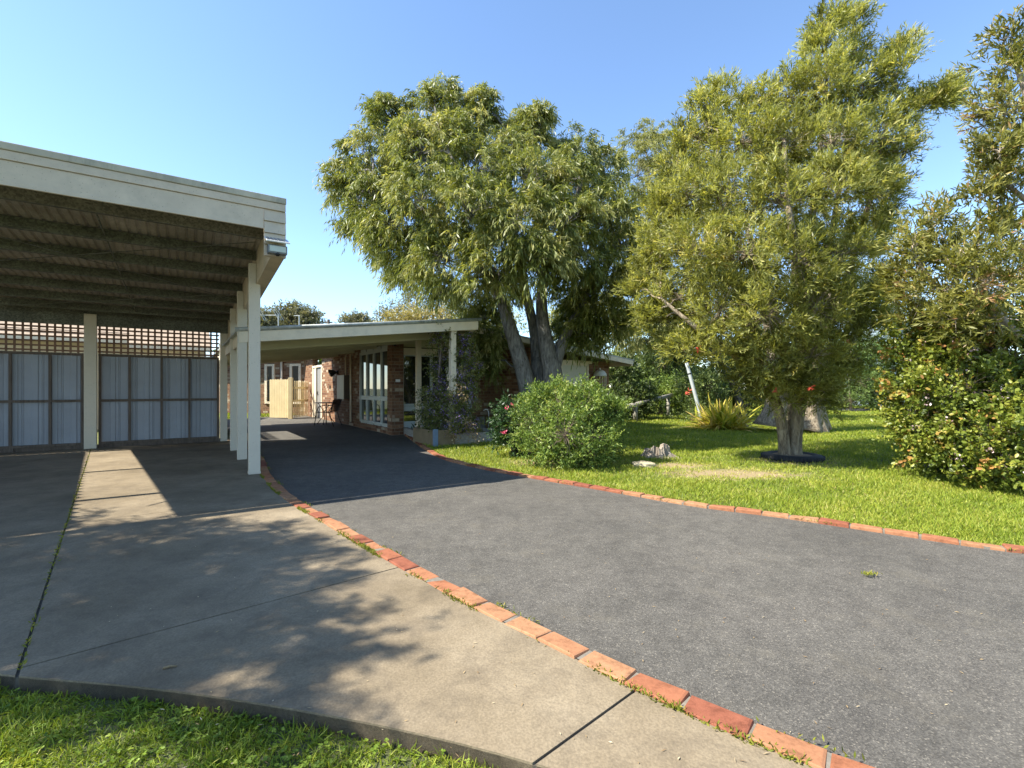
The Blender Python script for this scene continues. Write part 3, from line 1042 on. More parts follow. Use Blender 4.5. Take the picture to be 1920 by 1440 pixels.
# solar floodlight on the corner
fl = MB(CO)
fl.box(0.80, 1.0, 6.05, 6.15, 2.735, 2.83)
fl.hexa([(0.885, 6.15, 2.76), (0.915, 6.15, 2.76), (0.915, 6.19, 2.76), (0.885, 6.19, 2.76)], [(0.885, 6.15, 2.81), (0.915, 6.15, 2.81), (0.915, 6.19, 2.81), (0.885, 6.19, 2.81)])
flo = fl.build('floodlight', 'plast', carport, bevel=0.006)
lp = MB(CO)
lp.hexa([(0.775, 6.0, 2.845), (1.02, 6.0, 2.845), (1.02, 6.19, 2.93), (0.775, 6.19, 2.93)], [(0.775, 5.993, 2.86), (1.02, 5.993, 2.86), (1.02, 6.183, 2.945), (0.775, 6.183, 2.945)])
lp.build('solar_panel_frame', 'white', flo, bevel=0.004)
ce = MB(CO)
for i in range(6):
    for j in range(2):
        u0, u1 = 0.785 + i * 0.0385, 0.785 + i * 0.0385 + 0.035
        v0, v1 = 0.05 + j * 0.46, 0.05 + j * 0.46 + 0.43

        def q(u, v):
            return (u, 5.993 + 0.19 * v, 2.862 + 0.085 * v)
        ce.add([q(u0, v0), q(u1, v0), q(u1, v1), q(u0, v1)], [(0, 1, 2, 3)])
ce.build('solar_cells', 'cell', flo)
MB(CO).box(0.815, 0.985, 6.042, 6.049, 2.752, 2.815).build('lamp_lens', 'lens', flo)
sn = MB(CO)
sn.lathe([(0.0, -0.03), (0.018, -0.025), (0.026, 0.0), (0.02, 0.012)], (0.90, 6.07, 2.735), 14)
sn.build('motion_sensor', 'black', flo, smooth=True)

# back wall of the carport: two sheet steel panels in timber frames with lattice above
VERT = {'a': [-6.9, -6.3, -5.7, -5.15, -4.6, -4.05, -3.6, -3.15, -2.63, -2.09, -1.62], 'b': [-1.36, -0.893, -0.36, 0.129, 0.66]}
for key, lab in (('a', 'blue grey sheet steel wall panel running out of view behind the carport floor'),
                 ('b', 'blue grey sheet steel wall panel with four bays beside the corner posts')):
    vv = VERT[key]
    o0 = (vv[0], 12.6, 0)
    W = w2(o0[0], o0[1])
    th = thing('wall_panel', (W[0], W[1], 0), lab, 'wall panel', TH, 'steel panels at the back of the carport')
    fr = MB(o0)
    for i, a in enumerate(vv):
        fr.box(a - 0.02, a + 0.022, 12.612, 12.655, 0.10, 1.86)
    for z in (0.105, 0.955, 1.865):
        fr.box(vv[0] - 0.02, vv[-1] + 0.022, 12.605, 12.66, z - 0.022, z + 0.024)
    fr.build('frame', 'timber', th)
    sh = MB(o0)
    # sheet with groups of small ribs
    a, pts = vv[0], []
    rng = random.Random(5)
    while a < vv[-1]:
        pts += [(a, 0), (a + 0.012, 0.008), (a + 0.024, 0), (a + 0.036, 0.008), (a + 0.048, 0.0), (a + 0.15, 0.0), (a + 0.16, 0.012), (a + 0.235, 0.012), (a + 0.245, 0)]
        a += 0.275
    pts = [(x, d) for x, d in pts if x < vv[-1]] + [(vv[-1], 0)]
    m = len(pts)
    vs = [(x, 12.675 - d, 0.09) for x, d in pts] + [(x, 12.675 - d, 1.87) for x, d in pts] + [(x, 12.682 - d, 0.09) for x, d in pts] + [(x, 12.682 - d, 1.87) for x, d in pts]
    fs = []
    for i in range(m - 1):
        fs += [(i, i + 1, m + i + 1, m + i), (2 * m + i, 3 * m + i, 3 * m + i + 1, 2 * m + i + 1)]
    sh.add(vs, fs).build('metal_sheet', 'steel', th)
    kb = MB(o0)
    kb.box(vv[0], vv[-1], 12.64, 12.70, 0.013, 0.085)
    kb.build('kick_board', 'timber', th)
    ft = MB(o0)
    for a in vv[::2]:
        ft.box(a - 0.05, a + 0.05, 12.60, 12.638, 0.013, 0.082)
    ft.build('support_block', 'timber', th)
    la = MB((vv[0], 12.6, 1.9))
    W = w2(vv[0], 12.6)
    lt = thing('lattice_panel', (W[0], W[1], 1.9), 'brown timber lattice %s' % ('above the wall panel that runs out of view' if key == 'a' else 'above the four bay wall panel beside the posts'), 'lattice', TH, 'lattice over the carport wall')
    a = vv[0] - 0.0
    while a < vv[-1] + 0.02:
        la.box(a - 0.017, a + 0.017, 12.615, 12.625, 1.892, 2.44)
        a += 0.111
    z = 1.93
    while z < 2.44:
        la.box(vv[0] - 0.03, vv[-1] + 0.03, 12.627, 12.637, z - 0.016, z + 0.016)
        z += 0.089
    la.build('lattice', 'lattice', lt)

# ------------------------------------------------------------------ house
HO = (4.5, 12.1, 0)
HW = w2(HO[0], HO[1])
house = thing('house', (HW[0], HW[1], 0), 'low brown brick house with a shallow gable roof over a deep verandah', 'house', TH)


def rl(a):                                 # top of the left roof slope
    return 2.175 + 0.116 * (a - 0.8)


def rr(a):
    return 2.72 - 0.112 * (a - 5.45)


def slope(mb, a0, a1, b0, b1, zf, t0, t1):
    mb.hexa([(a0, b0, zf(a0) + t0), (a1, b0, zf(a1) + t0), (a1, b1, zf(a1) + t0), (a0, b1, zf(a0) + t0)],
            [(a0, b0, zf(a0) + t1), (a1, b0, zf(a1) + t1), (a1, b1, zf(a1) + t1), (a0, b1, zf(a0) + t1)])
    return mb


slope(MB(HO), 0.74, 5.42, 9.17, 18.4, rl, -0.03, 0.0).build('roof', 'rooftop', house)
slope(MB(HO), 4.2, 5.42, 18.402, 25, rl, -0.03, 0.0).build('roof', 'rooftop', house)
slope(MB(HO), 5.424, 11.3, 10.0, 25, rr, -0.03, 0.0).build('roof', 'rooftop', house)
cp = MB(HO)
cp.tube([(0.72, 9.16, rl(0.72) + 0.006), (5.43, 9.16, rl(5.43) + 0.006)], 0.032, 10)
cp.build('roof_edge_roll', 'rooftop', house, smooth=True)
slope(MB(HO), 0.80, 5.34, 9.2, 18.3, rl, -0.065, -0.034).build('ceiling', 'ceil', house)
slope(MB(HO), 4.4, 5.34, 18.302, 24.8, rl, -0.065, -0.034).build('ceiling', 'ceil', house)
slope(MB(HO), 5.36, 11.2, 10.05, 24.8, rr, -0.065, -0.034).build('ceiling', 'ceil', house)
fm = MB(HO)
slope(fm, 0.78, 5.36, 9.17, 9.205, rl, -0.215, -0.034)
fm.build('fascia', 'cream', house, bevel=0.003)
fm = MB(HO)
slope(fm, 5.37, 11.25, 10.0, 10.03, rr, -0.16, -0.034)
fm.build('fascia', 'cream', house, bevel=0.003)
MB(HO).box(11.2, 11.28, 10.035, 24.8, rr(11.2) - 0.2, rr(11.2) - 0.045).build('gutter', 'cream', house)
for b in (10.35, 11.5, 13.2, 15.3, 17.2, 18.2):
    fm = MB(HO)
    slope(fm, 0.84, 4.9 if b < 12 else 4.46, b, b + 0.07, rl, -0.30, -0.067)
    fm.build('ceiling_beam', 'ceil', house)
sbm = MB(HO)
slope(sbm, 0.80, 0.85, 9.21, 18.3, rl, -0.24, -0.07)
sbm.build('edge_beam', 'cream', house)
bb = MB(HO)
bb.box(4.78, 4.86, 9.21, 12.1, 2.40, 2.555)
bb.build('ceiling_beam', 'ceil', house)
for (a, b, w, zt) in ((4.72, 9.21, 0.12, 2.42), (4.80, 11.2, 0.115, 2.40)):
    MB(HO).box(a, a + w, b, b + w, -0.02, zt).build('verandah_post', 'cream', house, bevel=0.005)
# walls
WT = 2.5
w = MB(HO)
w.box(4.5, 4.72, 14.88, 19.75, -0.05, WT)
w.build('wall', 'brick', house)
w = MB(HO)
w.box(4.5, 4.72, 21.4, 23.1, -0.05, WT)
w.build('wall', 'brick', house)
w = MB(HO)
w.box(4.43, 4.74, 11.93, 12.28, -0.02, 2.42)
w.build('brick_column', 'brick', house)
w = MB(HO)
w.box(6.80, 7.9, 12.1, 12.3, -0.05, 2.40)
w.build('wall', 'brick', house)
w = MB(HO)
w.box(7.9, 8.1, 10.72, 12.32, -0.05, 2.33)
w.build('wall', 'brick', house)
w = MB(HO)
w.box(8.1, 9.0, 10.72, 10.92, -0.05, 2.29)
w.box(10.08, 10.95, 10.72, 10.92, -0.05, 2.01)
w.box(9.0, 10.08, 10.725, 10.915, -0.05, 0.9)
w.box(10.75, 10.948, 10.922, 24, -0.05, 2.0)
w.build('wall', 'brick', house)
w = MB(HO)                                   # gable infill above the brickwork
w.hexa([(4.75, 12.14, 2.3), (5.45, 12.14, 2.3), (5.45, 12.2, 2.3), (4.75, 12.2, 2.3)], [(4.75, 12.14, rl(4.75) - .07), (5.45, 12.14, rl(5.45) - .07), (5.45, 12.2, rl(5.45) - .07), (4.75, 12.2, rl(4.75) - .07)])
w.hexa([(5.45, 12.14, 2.3), (7.9, 12.14, 2.3), (7.9, 12.2, 2.3), (5.45, 12.2, 2.3)], [(5.45, 12.14, rr(5.45) - .07), (7.9, 12.14, rr(7.9) - .07), (7.9, 12.2, rr(7.9) - .07), (5.45, 12.2, rr(5.45) - .07)])
w.build('gable_panel', 'ceil', house)
w = MB(HO)
w.box(4.74, 6.80, 12.04, 12.12, 2.08, 2.26)
w.build('window_head_board', 'cream', house)
w = MB(HO)
w.box(8.9, 10.2, 10.68, 10.72, 1.93, 2.02)
w.build('window_head_board', 'cream', house)
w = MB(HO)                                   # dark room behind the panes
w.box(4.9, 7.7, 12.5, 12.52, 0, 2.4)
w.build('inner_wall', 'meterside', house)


def window(frame_boxes, pane_boxes, axis_mat='window', pane_mat='glass', name='window'):
    f = MB(HO)
    for bx in frame_boxes:
        f.box(*bx)
    fo = f.build(name, axis_mat, house, bevel=0.004)
    for bx in pane_boxes:
        MB(HO).box(*bx).build('pane', pane_mat, fo)
    return fo


# tall window bay along the drive (faces -a)
fb = []
ys = [12.30, 12.98, 13.62, 14.25, 14.86]
for i, y in enumerate(ys):
    fb.append((4.50 if 0 < i < 4 else 4.485, 4.60, y - 0.045 if i else y, y + 0.045 if i < 4 else y, 0.2, 2.28))
for z0, z1 in ((0.16, 0.25), (0.86, 0.98), (2.2, 2.36)):
    for i in range(4):
        fb.append((4.505, 4.595, ys[i] + 0.047, ys[i + 1] - 0.047, z0, z1))
pb = []
for i in range(4):
    for z0, z1 in ((0.25, 0.86), (0.98, 2.2)):
        pb.append((4.545, 4.553, ys[i] + 0.045, ys[i + 1] - 0.045, z0, z1))
window(fb, pb)
MB(HO).box(4.46, 4.62, 12.285, 14.88, -0.02, 0.155).build('window_sill', 'brick', house)
# wide window beside the column (faces -b)
fb = [(4.745, 4.80, 12.06, 12.13, 0.10, 2.075), (6.74, 6.80, 12.02, 12.13, 0.0, 2.075), (5.55, 5.62, 12.06, 12.13, 0.79, 2.05), (6.2, 6.26, 12.06, 12.13, 0.79, 2.05),
      (4.80, 6.74, 12.055, 12.13, 0.73, 0.79), (4.80, 6.74, 12.04, 12.13, 0.60, 0.725), (4.80, 6.74, 12.06, 12.13, 2.05, 2.075)]
pb = [(4.80, 5.55, 12.095, 12.103, 0.79, 2.05), (5.62, 6.2, 12.095, 12.103, 0.79, 2.05), (6.26, 6.74, 12.095, 12.103, 0.79, 2.05), (4.80, 6.74, 12.095, 12.103, 0.33, 0.60)]
window(fb, pb)
MB(HO).box(4.80, 6.74, 12.08, 12.11, -0.02, 0.328).build('lower_panel', 'panelw', house)
# window of the right wing
fb = [(9.0, 9.06, 10.69, 10.78, 0.9, 1.93), (10.02, 10.08, 10.69, 10.78, 0.9, 1.93), (9.06, 10.02, 10.69, 10.78, 0.9, 0.98), (9.06, 10.02, 10.69, 10.78, 1.87, 1.93)]
wo = window(fb, [(9.06, 10.02, 10.745, 10.752, 0.98, 1.87)], 'cream')
MB(HO).box(9.06, 10.02, 10.72, 10.735, 1.35, 1.87).build('blind', 'blind', wo)
# side door with sidelight
fd = MB(HO)
for (y0, y1) in ((19.75, 19.86), (20.75, 20.84), (21.30, 21.40)):
    fd.box(4.49, 4.62, y0, y1, -0.01, 2.12)
fd.box(4.49, 4.62, 19.86, 21.30, 2.04, 2.12)
fd.box(4.52, 4.60, 20.84, 21.30, 0.0, 2.04)
fdo = fd.build('door_frame', 'cream', house, bevel=0.004)
MB(HO).box(4.55, 4.59, 19.865, 20.745, 0.01, 2.035).build('screen_door', 'door', fdo)
dh = MB(HO)
dh.box(4.535, 4.549, 20.62, 20.68, 0.92, 1.08)
dh.tube([(4.535, 20.65, 1.0), (4.50, 20.65, 1.0), (4.50, 20.53, 1.0)], 0.011, 8)
dh.build('handle', 'black', fdo)
# electric meter box, wall light, downpipe, doorbell
mb_ = MB(HO)
mb_.box(4.32, 4.498, 15.95, 16.75, 0.86, 1.62)
mbo = mb_.build('meter_box', 'meterside', house)
MB(HO).box(4.30, 4.32, 15.95, 16.75, 0.85, 1.63).build('meter_door', 'meter', mbo, bevel=0.004)
mv = MB(HO)
mv.box(4.318, 4.50, 15.93, 15.948, 0.85, 1.63)
dp = MB(HO)
dp.tube([(4.46, 15.72, 0.12), (4.46, 15.72, 2.3)], 0.03, 10)
dp.tube([(4.46, 16.3, 1.63), (4.46, 16.3, 2.3)], 0.02, 8)
dp.build('conduit', 'cream', house, smooth=True)
wl = MB(HO)
wl.box(4.44, 4.498, 17.30, 17.45, 1.68, 1.82)
wl.tube([(4.44, 17.37, 1.75), (4.34, 17.32, 1.72), (4.22, 17.30, 1.66)], [0.03, 0.05, 0.085], 10)
wl.tube([(4.44, 17.40, 1.75), (4.36, 17.52, 1.80), (4.25, 17.60, 1.78)], [0.03, 0.05, 0.08], 10)
wl.build('wall_light', 'black', house, smooth=True)
MB(HO).box(4.47, 4.498, 18.4, 18.5, 1.18, 1.30).build('doorbell', 'black', house, bevel=0.006)
MB(HO).box(4.52, 4.64, 11.912, 11.929, 1.36, 1.43).build('number_plate', 'white', house)
sc_ = MB(HO)
sc_.tube([(4.47, 11.91, 2.32), (4.47, 11.84, 2.30)], [0.03, 0.035], 10)
sc_.build('security_camera', 'black', house)
# far wing set at an angle, with two narrow windows
DA, DB = -0.707, 0.707
wing = MB(HO)


def wq(t, n, z):                            # t along the wing wall, n out of it
    return (4.5 + DA * t - 0.707 * n, 23.1 + DB * t - 0.707 * n, z)


def wbox(mb, t0, t1, n0, n1, z0, z1):
    mb.hexa([wq(t0, n1, z0), wq(t0, n0, z0), wq(t1, n0, z0), wq(t1, n1, z0)][::1], [wq(t0, n1, z1), wq(t0, n0, z1), wq(t1, n0, z1), wq(t1, n1, z1)])
    return mb


wbox(wing, 0.0, 5.0, -0.2, 0.0, -0.05, 2.7)
wing.build('wall', 'brick', house)
for t0, t1 in ((0.12, 0.68), (1.45, 1.95)):
    f = MB(HO)
    wbox(f, t0, t0 + 0.12, 0.002, 0.06, 0.5, 2.3)
    wbox(f, t1 - 0.12, t1, 0.002, 0.06, 0.5, 2.3)
    wbox(f, t0 + 0.12, t1 - 0.12, 0.002, 0.06, 0.5, 0.6)
    wbox(f, t0 + 0.12, t1 - 0.12, 0.002, 0.06, 2.2, 2.3)
    fo = f.build('window', 'cream', house)
    p_ = MB(HO)
    wbox(p_, t0 + 0.12, t1 - 0.12, 0.02, 0.03, 0.6, 2.2)
    p_.build('pane', 'glass', fo)
p_ = MB(HO)
p_.tube([wq(1.08, 0.06, 0.1), wq(1.08, 0.06, 2.5)], 0.045, 8)
p_.build('downpipe', 'cream', house, smooth=True)
wr = MB(HO)
wr.hexa([wq(-0.3, 0.5, 2.62), wq(-0.3, -3, 3.1), wq(5.3, -3, 3.1), wq(5.3, 0.5, 2.62)], [wq(-0.3, 0.5, 2.72), wq(-0.3, -3, 3.2), wq(5.3, -3, 3.2), wq(5.3, 0.5, 2.72)])
wr.build('roof', 'rooftop', house)


# ------------------------------------------------------------------ picket fence, gate
def pickets(mb, p, q, h, pw, gap, point=0.05, th=0.02, rails=(0.35, 1.1), jit=0.0, z0=0.03):
    p, q = np.asarray(p, float), np.asarray(q, float)
    L = np.linalg.norm(q - p)
    d = (q - p) / L
    nrm = np.array((-d[1], d[0]))
    t = 0.0
    rng = random.Random(7)
    while t + pw <= L + 1e-6:
        hh = h + rng.uniform(-jit, jit)
        a, b = p + d * t, p + d * (t + pw)
        m = (a + b) / 2
        vs = []
        for o in (0.0, th):
            for (c, z) in ((a, z0), (b, z0), (b, hh - point), (m, hh), (a, hh - point)):
                c = c + nrm * o
                vs.append((c[0], c[1], z))
        fs = [(0, 1, 2, 3, 4), (9, 8, 7, 6, 5)] + [(i, 5 + i, 5 + (i + 1) % 5, (i + 1) % 5) for i in range(5)]
        mb.add(vs, fs)
        t += pw + gap
    for z in rails:
        a, b = p + nrm * (th + 0.022), q + nrm * (th + 0.022)
        mb.bar((a[0], a[1], z), (b[0], b[1], z), 0.04, 0.08)


pp = g(545, 785)
pg_end = w2(4.47, 21.95)
lf = (pp[0] - 0.946 * 1.06, pp[1] + 0.323 * 1.06)
t_ = thing('fence_post', (pp[0], pp[1], 0), 'square tan timber post between picket panel and picket gate', 'post', 0.0)
MB((pp[0], pp[1], 0)).box(pp[0] - 0.075, pp[0] + 0.075, pp[1] - 0.06, pp[1] + 0.06, -0.05, 1.62).build('post_shaft', 'picket', t_, bevel=0.008)
t_ = thing('picket_gate', (pg_end[0], pg_end[1], 0), 'tan picket gate with gaps standing in shade near the door', 'gate')
m_ = MB((pg_end[0], pg_end[1], 0))
pickets(m_, (pp[0] + 0.10, pp[1] + 0.12), pg_end, 1.5, 0.062, 0.085, 0.06, th=0.012, rails=(0.7, 1.22))
m_.build('pickets', 'picket', t_)
t_ = thing('picket_fence', (lf[0], lf[1], 0), 'sunlit cream panel of close set pickets beside the gate post', 'fence')
m_ = MB((lf[0], lf[1], 0))
pickets(m_, lf, (pp[0] - 0.085, pp[1] + 0.02), 1.56, 0.078, 0.008, 0.03, rails=(0.4, 1.2))
m_.build('pickets', 'picket', t_)
fa, fb_ = w2(0.55, 12.9), w2(0.55, 19.4)
t_ = thing('picket_fence', (fa[0], fa[1], 0), 'long tan picket fence behind the carport posts, unseen, set to bound the sun streak', 'fence')
m_ = MB((fa[0], fa[1], 0))
pickets(m_, fb_, fa, 1.62, 0.08, 0.045, 0.07, rails=(0.4, 1.25))  # unseen fence; its top bounds the sun streak under the verandah eave
m_.build('pickets', 'picket', t_)

# ------------------------------------------------------------------ table and chair under the verandah
tx, ty = -6.28, 16.35
t_ = thing('garden_table', (tx, ty, 0), 'small round dark metal table behind the woven chair', 'table')
m_ = MB((tx, ty, 0)).lathe([(0.0, 0.70), (0.36, 0.70), (0.372, 0.706), (0.372, 0.72), (0.36, 0.726), (0.0, 0.726)], (tx, ty, 0), 36)
m_.build('table_top', 'black', t_)
for k in range(4):
    an = k * math.pi / 2 + 0.4
    c, s = math.cos(an), math.sin(an)
    MB((tx, ty, 0)).tube([(tx + c * .25, ty + s * .25, 0.70), (tx + c * .08, ty + s * .08, 0.42), (tx + c * .1, ty + s * .1, 0.25), (tx + c * .29, ty + s * .29, 0.0)], 0.012, 8).build('leg', 'black', t_, smooth=True)
cx, cy = -5.93, 15.55
rot = math.radians(170)
t_ = thing('garden_chair', (cx, cy, 0), 'dark metal armchair with a woven seat standing by the brick wall', 'chair', rot)
m_ = MB()
for i in range(12):                          # woven seat: strips both ways
    x = -0.21 + i * 0.038
    m_.box(x, x + 0.031, -0.22, 0.22, 0.425, 0.432)
    m_.box(-0.215, 0.235, -0.225 + i * 0.038, -0.194 + i * 0.038, 0.433, 0.439)
m_.build('seat', 'black', t_)
m_ = MB()
for i in range(11):
    z = 0.46 + i * 0.034
    xo = -0.22 - (z - 0.44) * 0.32
    hw = 0.21 + 0.03 * math.sin((z - 0.44) * 4)
    m_.hexa([(xo, -hw, z), (xo + .012, -hw, z), (xo + .012, hw, z), (xo, hw, z)], [(xo - .009, -hw, z + .029), (xo + .003, -hw, z + .029), (xo + .003, hw, z + .029), (xo - .009, hw, z + .029)])
m_.build('backrest', 'black', t_)
for s in (-1, 1):
    MB().tube([(-0.23, s * .23, 0.44), (-0.30, s * .23, 0.64), (-0.355, s * .225, 0.83), (-0.36, 0, 0.85)], 0.012, 8).build('back_frame', 'black', t_, smooth=True)
    MB().tube([(-0.30, s * .24, 0.66), (-0.1, s * .27, 0.67), (0.14, s * .27, 0.62), (0.25, s * .25, 0.45), (0.27, s * .25, 0.2), (0.31, s * .26, 0.0)], 0.0125, 8).build('leg', 'black', t_, smooth=True)
    MB().tube([(-0.22, s * .23, 0.43), (-0.25, s * .24, 0.25), (-0.36, s * .25, 0.0)], 0.0125, 8).build('leg', 'black', t_, smooth=True)
MB().tube([(0.24, -.22, .425), (0.24, .22, .425)], 0.012, 8).build('seat_frame', 'black', t_, smooth=True)

# ------------------------------------------------------------------ planter, sleepers, planted bed
pc = g(812, 838)


def walls(name, label, cat, pts, h, th, mat, group=None):
    o = thing(name, (pts[0][0], pts[0][1], 0), label, cat, 0, group)
    return o


x0, y0 = pc
ux, uy = CA, SA
vx, vy = -SA, CA
t_ = thing('planter_box', (x0, y0, 0), 'timber planter box with a blue painted corner by the verandah post', 'planter')


def pl(u, v, z):
    return (x0 + ux * u + vx * v, y0 + uy * u + vy * v, z)


def pbox(mb, u0, u1, v0, v1, z0, z1):
    mb.hexa([pl(u0, v0, z0), pl(u1, v0, z0), pl(u1, v1, z0), pl(u0, v1, z0)], [pl(u0, v0, z1), pl(u1, v0, z1), pl(u1, v1, z1), pl(u0, v1, z1)])
    return mb


O_ = (x0, y0, 0)
pbox(MB(O_), 0.0, 0.10, -0.03, 0.02, 0.0, 0.36).build('corner_board', 'bluepaint', t_, bevel=0.004)
pbox(MB(O_), 0.105, 0.50, -0.02, 0.025, 0.0, 0.335).build('front_board', 'board', t_, bevel=0.004)
pbox(pbox(pbox(MB(O_), 0.0, 0.045, 0.025, 1.0, 0, 0.33), 0.46, 0.505, 0.03, 1.0, 0, 0.33), 0.0, 0.505, 1.002, 1.04, 0, 0.33).build('side_board', 'board', t_)
pbox(MB(O_), 0.05, 0.455, 0.03, 0.99, 0.0, 0.27).build('planting_soil', 'soil', t_)
q0 = pl(0.54, 0.0, 0)
t_ = thing('garden_sleeper', (q0[0], q0[1], 0), 'grey weathered sleeper on edge right of the planter box', 'sleeper', 0, 'sleepers edging the verandah bed')
pbox(MB(q0), 0.52, 1.45, 0.02, 0.14, 0.0, 0.24).build('timber', 'sleeper', t_, bevel=0.012)
a0_, a1_ = g(760, 814), g(803, 831)
t_ = thing('garden_sleeper', (a0_[0], a0_[1], 0), 'grey split log sleeper between brick column and planter box', 'sleeper', 0, 'sleepers edging the verandah bed')
MB((a0_[0], a0_[1], 0)).bar((a0_[0], a0_[1], 0.08), (a1_[0], a1_[1], 0.10), 0.12, 0.2).build('timber', 'sleeper', t_, bevel=0.02)
bed = [a0_, (a1_[0], a1_[1]), pl(0.0, 1.0, 0)[:2], pl(1.5, 0.2, 0)[:2], w2(7.0, 12.0), w2(4.8, 12.0)]
MB().poly(bed, -0.05, 0.03).build('soil_bed', 'soil')['kind'] = 'structure'

# water meter housing beside the wall
hx, hy = g(902, 806)
t_ = thing('garden_tap', (hx, hy, 0), 'small grey tap stand with curved pipe at the foot of the dark brick wall', 'tap')
m_ = MB((hx, hy, 0))
m_.hexa([(hx - .13, hy - .1, 0), (hx + .13, hy - .1, 0), (hx + .13, hy + .1, 0), (hx - .13, hy + .1, 0)], [(hx - .11, hy - .08, .38), (hx + .11, hy - .08, .38), (hx + .11, hy + .08, .38), (hx - .11, hy + .08, .38)])
m_.build('stand', 'greyrock', t_, bevel=0.02)
MB((hx, hy, 0)).tube([(hx + .22, hy, 0), (hx + .22, hy, .5), (hx + .19, hy, .58), (hx + .12, hy, .60), (hx + .07, hy, .55)], 0.016, 8).build('pipe', 'white', t_, smooth=True)
e0, e1 = w2(6.9, 11.6), w2(7.88, 11.6)
t_ = thing('edging_rail', (e0[0], e0[1], 0), 'thin grey timber edging lying along the dark brick wall', 'edging')
MB((e0[0], e0[1], 0)).bar((e0[0], e0[1], .04), (e1[0], e1[1], .04), .05, .08).build('timber', 'sleeper', t_)


# ------------------------------------------------------------------ trees in the garden
def wood(name, mat, limbs, parent, org, n=10, flute=0.0, nf=5, mb=None):
    m = mb or MB(org)
    for l in limbs:
        m.tube([p[:3] for p in l], [p[3] for p in l], n, True, flute, nf)
    return m


def L3(pts, y0):
    """Limb from (px, py, radius, dy) points."""
    out = []
    for px, py, r, dy in pts:
        c = P(px, py, y0 + dy)
        out.append((c[0], c[1], c[2], r))
    return out


def refine(l, k=3):
    """Catmull-Rom through limb points so trunks bend instead of kinking."""
    a = np.array(l, float)
    out = []
    for i in range(len(a) - 1):
        p0, p1, p2, p3 = a[max(i - 1, 0)], a[i], a[i + 1], a[min(i + 2, len(a) - 1)]
        for t in np.linspace(0, 1, k, endpoint=False):
            out.append(0.5 * ((2 * p1) + (-p0 + p2) * t + (2 * p0 - 5 * p1 + 4 * p2 - p3) * t * t + (-p0 + 3 * p1 - 3 * p2 + p3) * t ** 3))
    out.append(a[-1])
    return [tuple(x) for x in out]


# --- tree A: big weeping tree left of centre
YA = 11.3
la = [
    L3([(1000, 822, 0.292, 0), (994, 770, 0.232, 0), (988, 725, 0.202, -.05), (974, 672, 0.185, -.1), (957, 618, 0.155, -.15), (940, 565, 0.129, -.2), (905, 505, 0.095, -.4), (850, 440, 0.060, -.8), (770, 380, 0.034, -1.1), (700, 330, 0.017, -1.0)], YA),
    L3([(1026, 822, 0.327, .1), (1034, 760, 0.267, .1), (1036, 705, 0.237, .05), (1026, 655, 0.189, 0), (1017, 600, 0.146, .05), (1016, 545, 0.125, .1), (1026, 480, 0.103, .2), (1010, 400, 0.069, .1), (980, 320, 0.043, 0), (960, 260, 0.022, 0)], YA),
    L3([(1012, 822, 0.241, .5), (1008, 720, 0.172, .55), (1003, 630, 0.129, .6), (985, 545, 0.103, .6), (970, 470, 0.077, .7), (900, 360, 0.043, .7), (850, 260, 0.022, .6)], YA),
    L3([(1034, 705, 0.172, .05), (1052, 650, 0.138, .1), (1070, 612, 0.112, .2), (1105, 545, 0.086, .3), (1145, 490, 0.065, .5), (1160, 400, 0.043, .5), (1130, 330, 0.026, .4)], YA),
    L3([(940, 560, 0.086, -.2), (880, 470, 0.069, .4), (800, 400, 0.043, .8), (740, 300, 0.026, .6)], YA),
    L3([(1018, 520, 0.086, .1), (950, 420, 0.060, -1.0), (880, 350, 0.043, -1.4), (830, 260, 0.026, -1.0), (815, 200, 0.017, -.8)], YA),
    L3([(1026, 480, 0.086, .2), (1070, 400, 0.060, -1.0), (1090, 340, 0.034, -1.3)], YA),
]
la = [refine(l) for l in la]
orgA = P(1014, 820, YA)
treeA = thing('weeping_tree', (orgA[0], orgA[1], 0), 'large drooping green tree with grey forked trunks in front of the house', 'tree')
oA = (orgA[0], orgA[1], 0)
wA = wood('trunk', 'bark1', la, treeA, oA, 12, 0.06, 5)
lobA = []
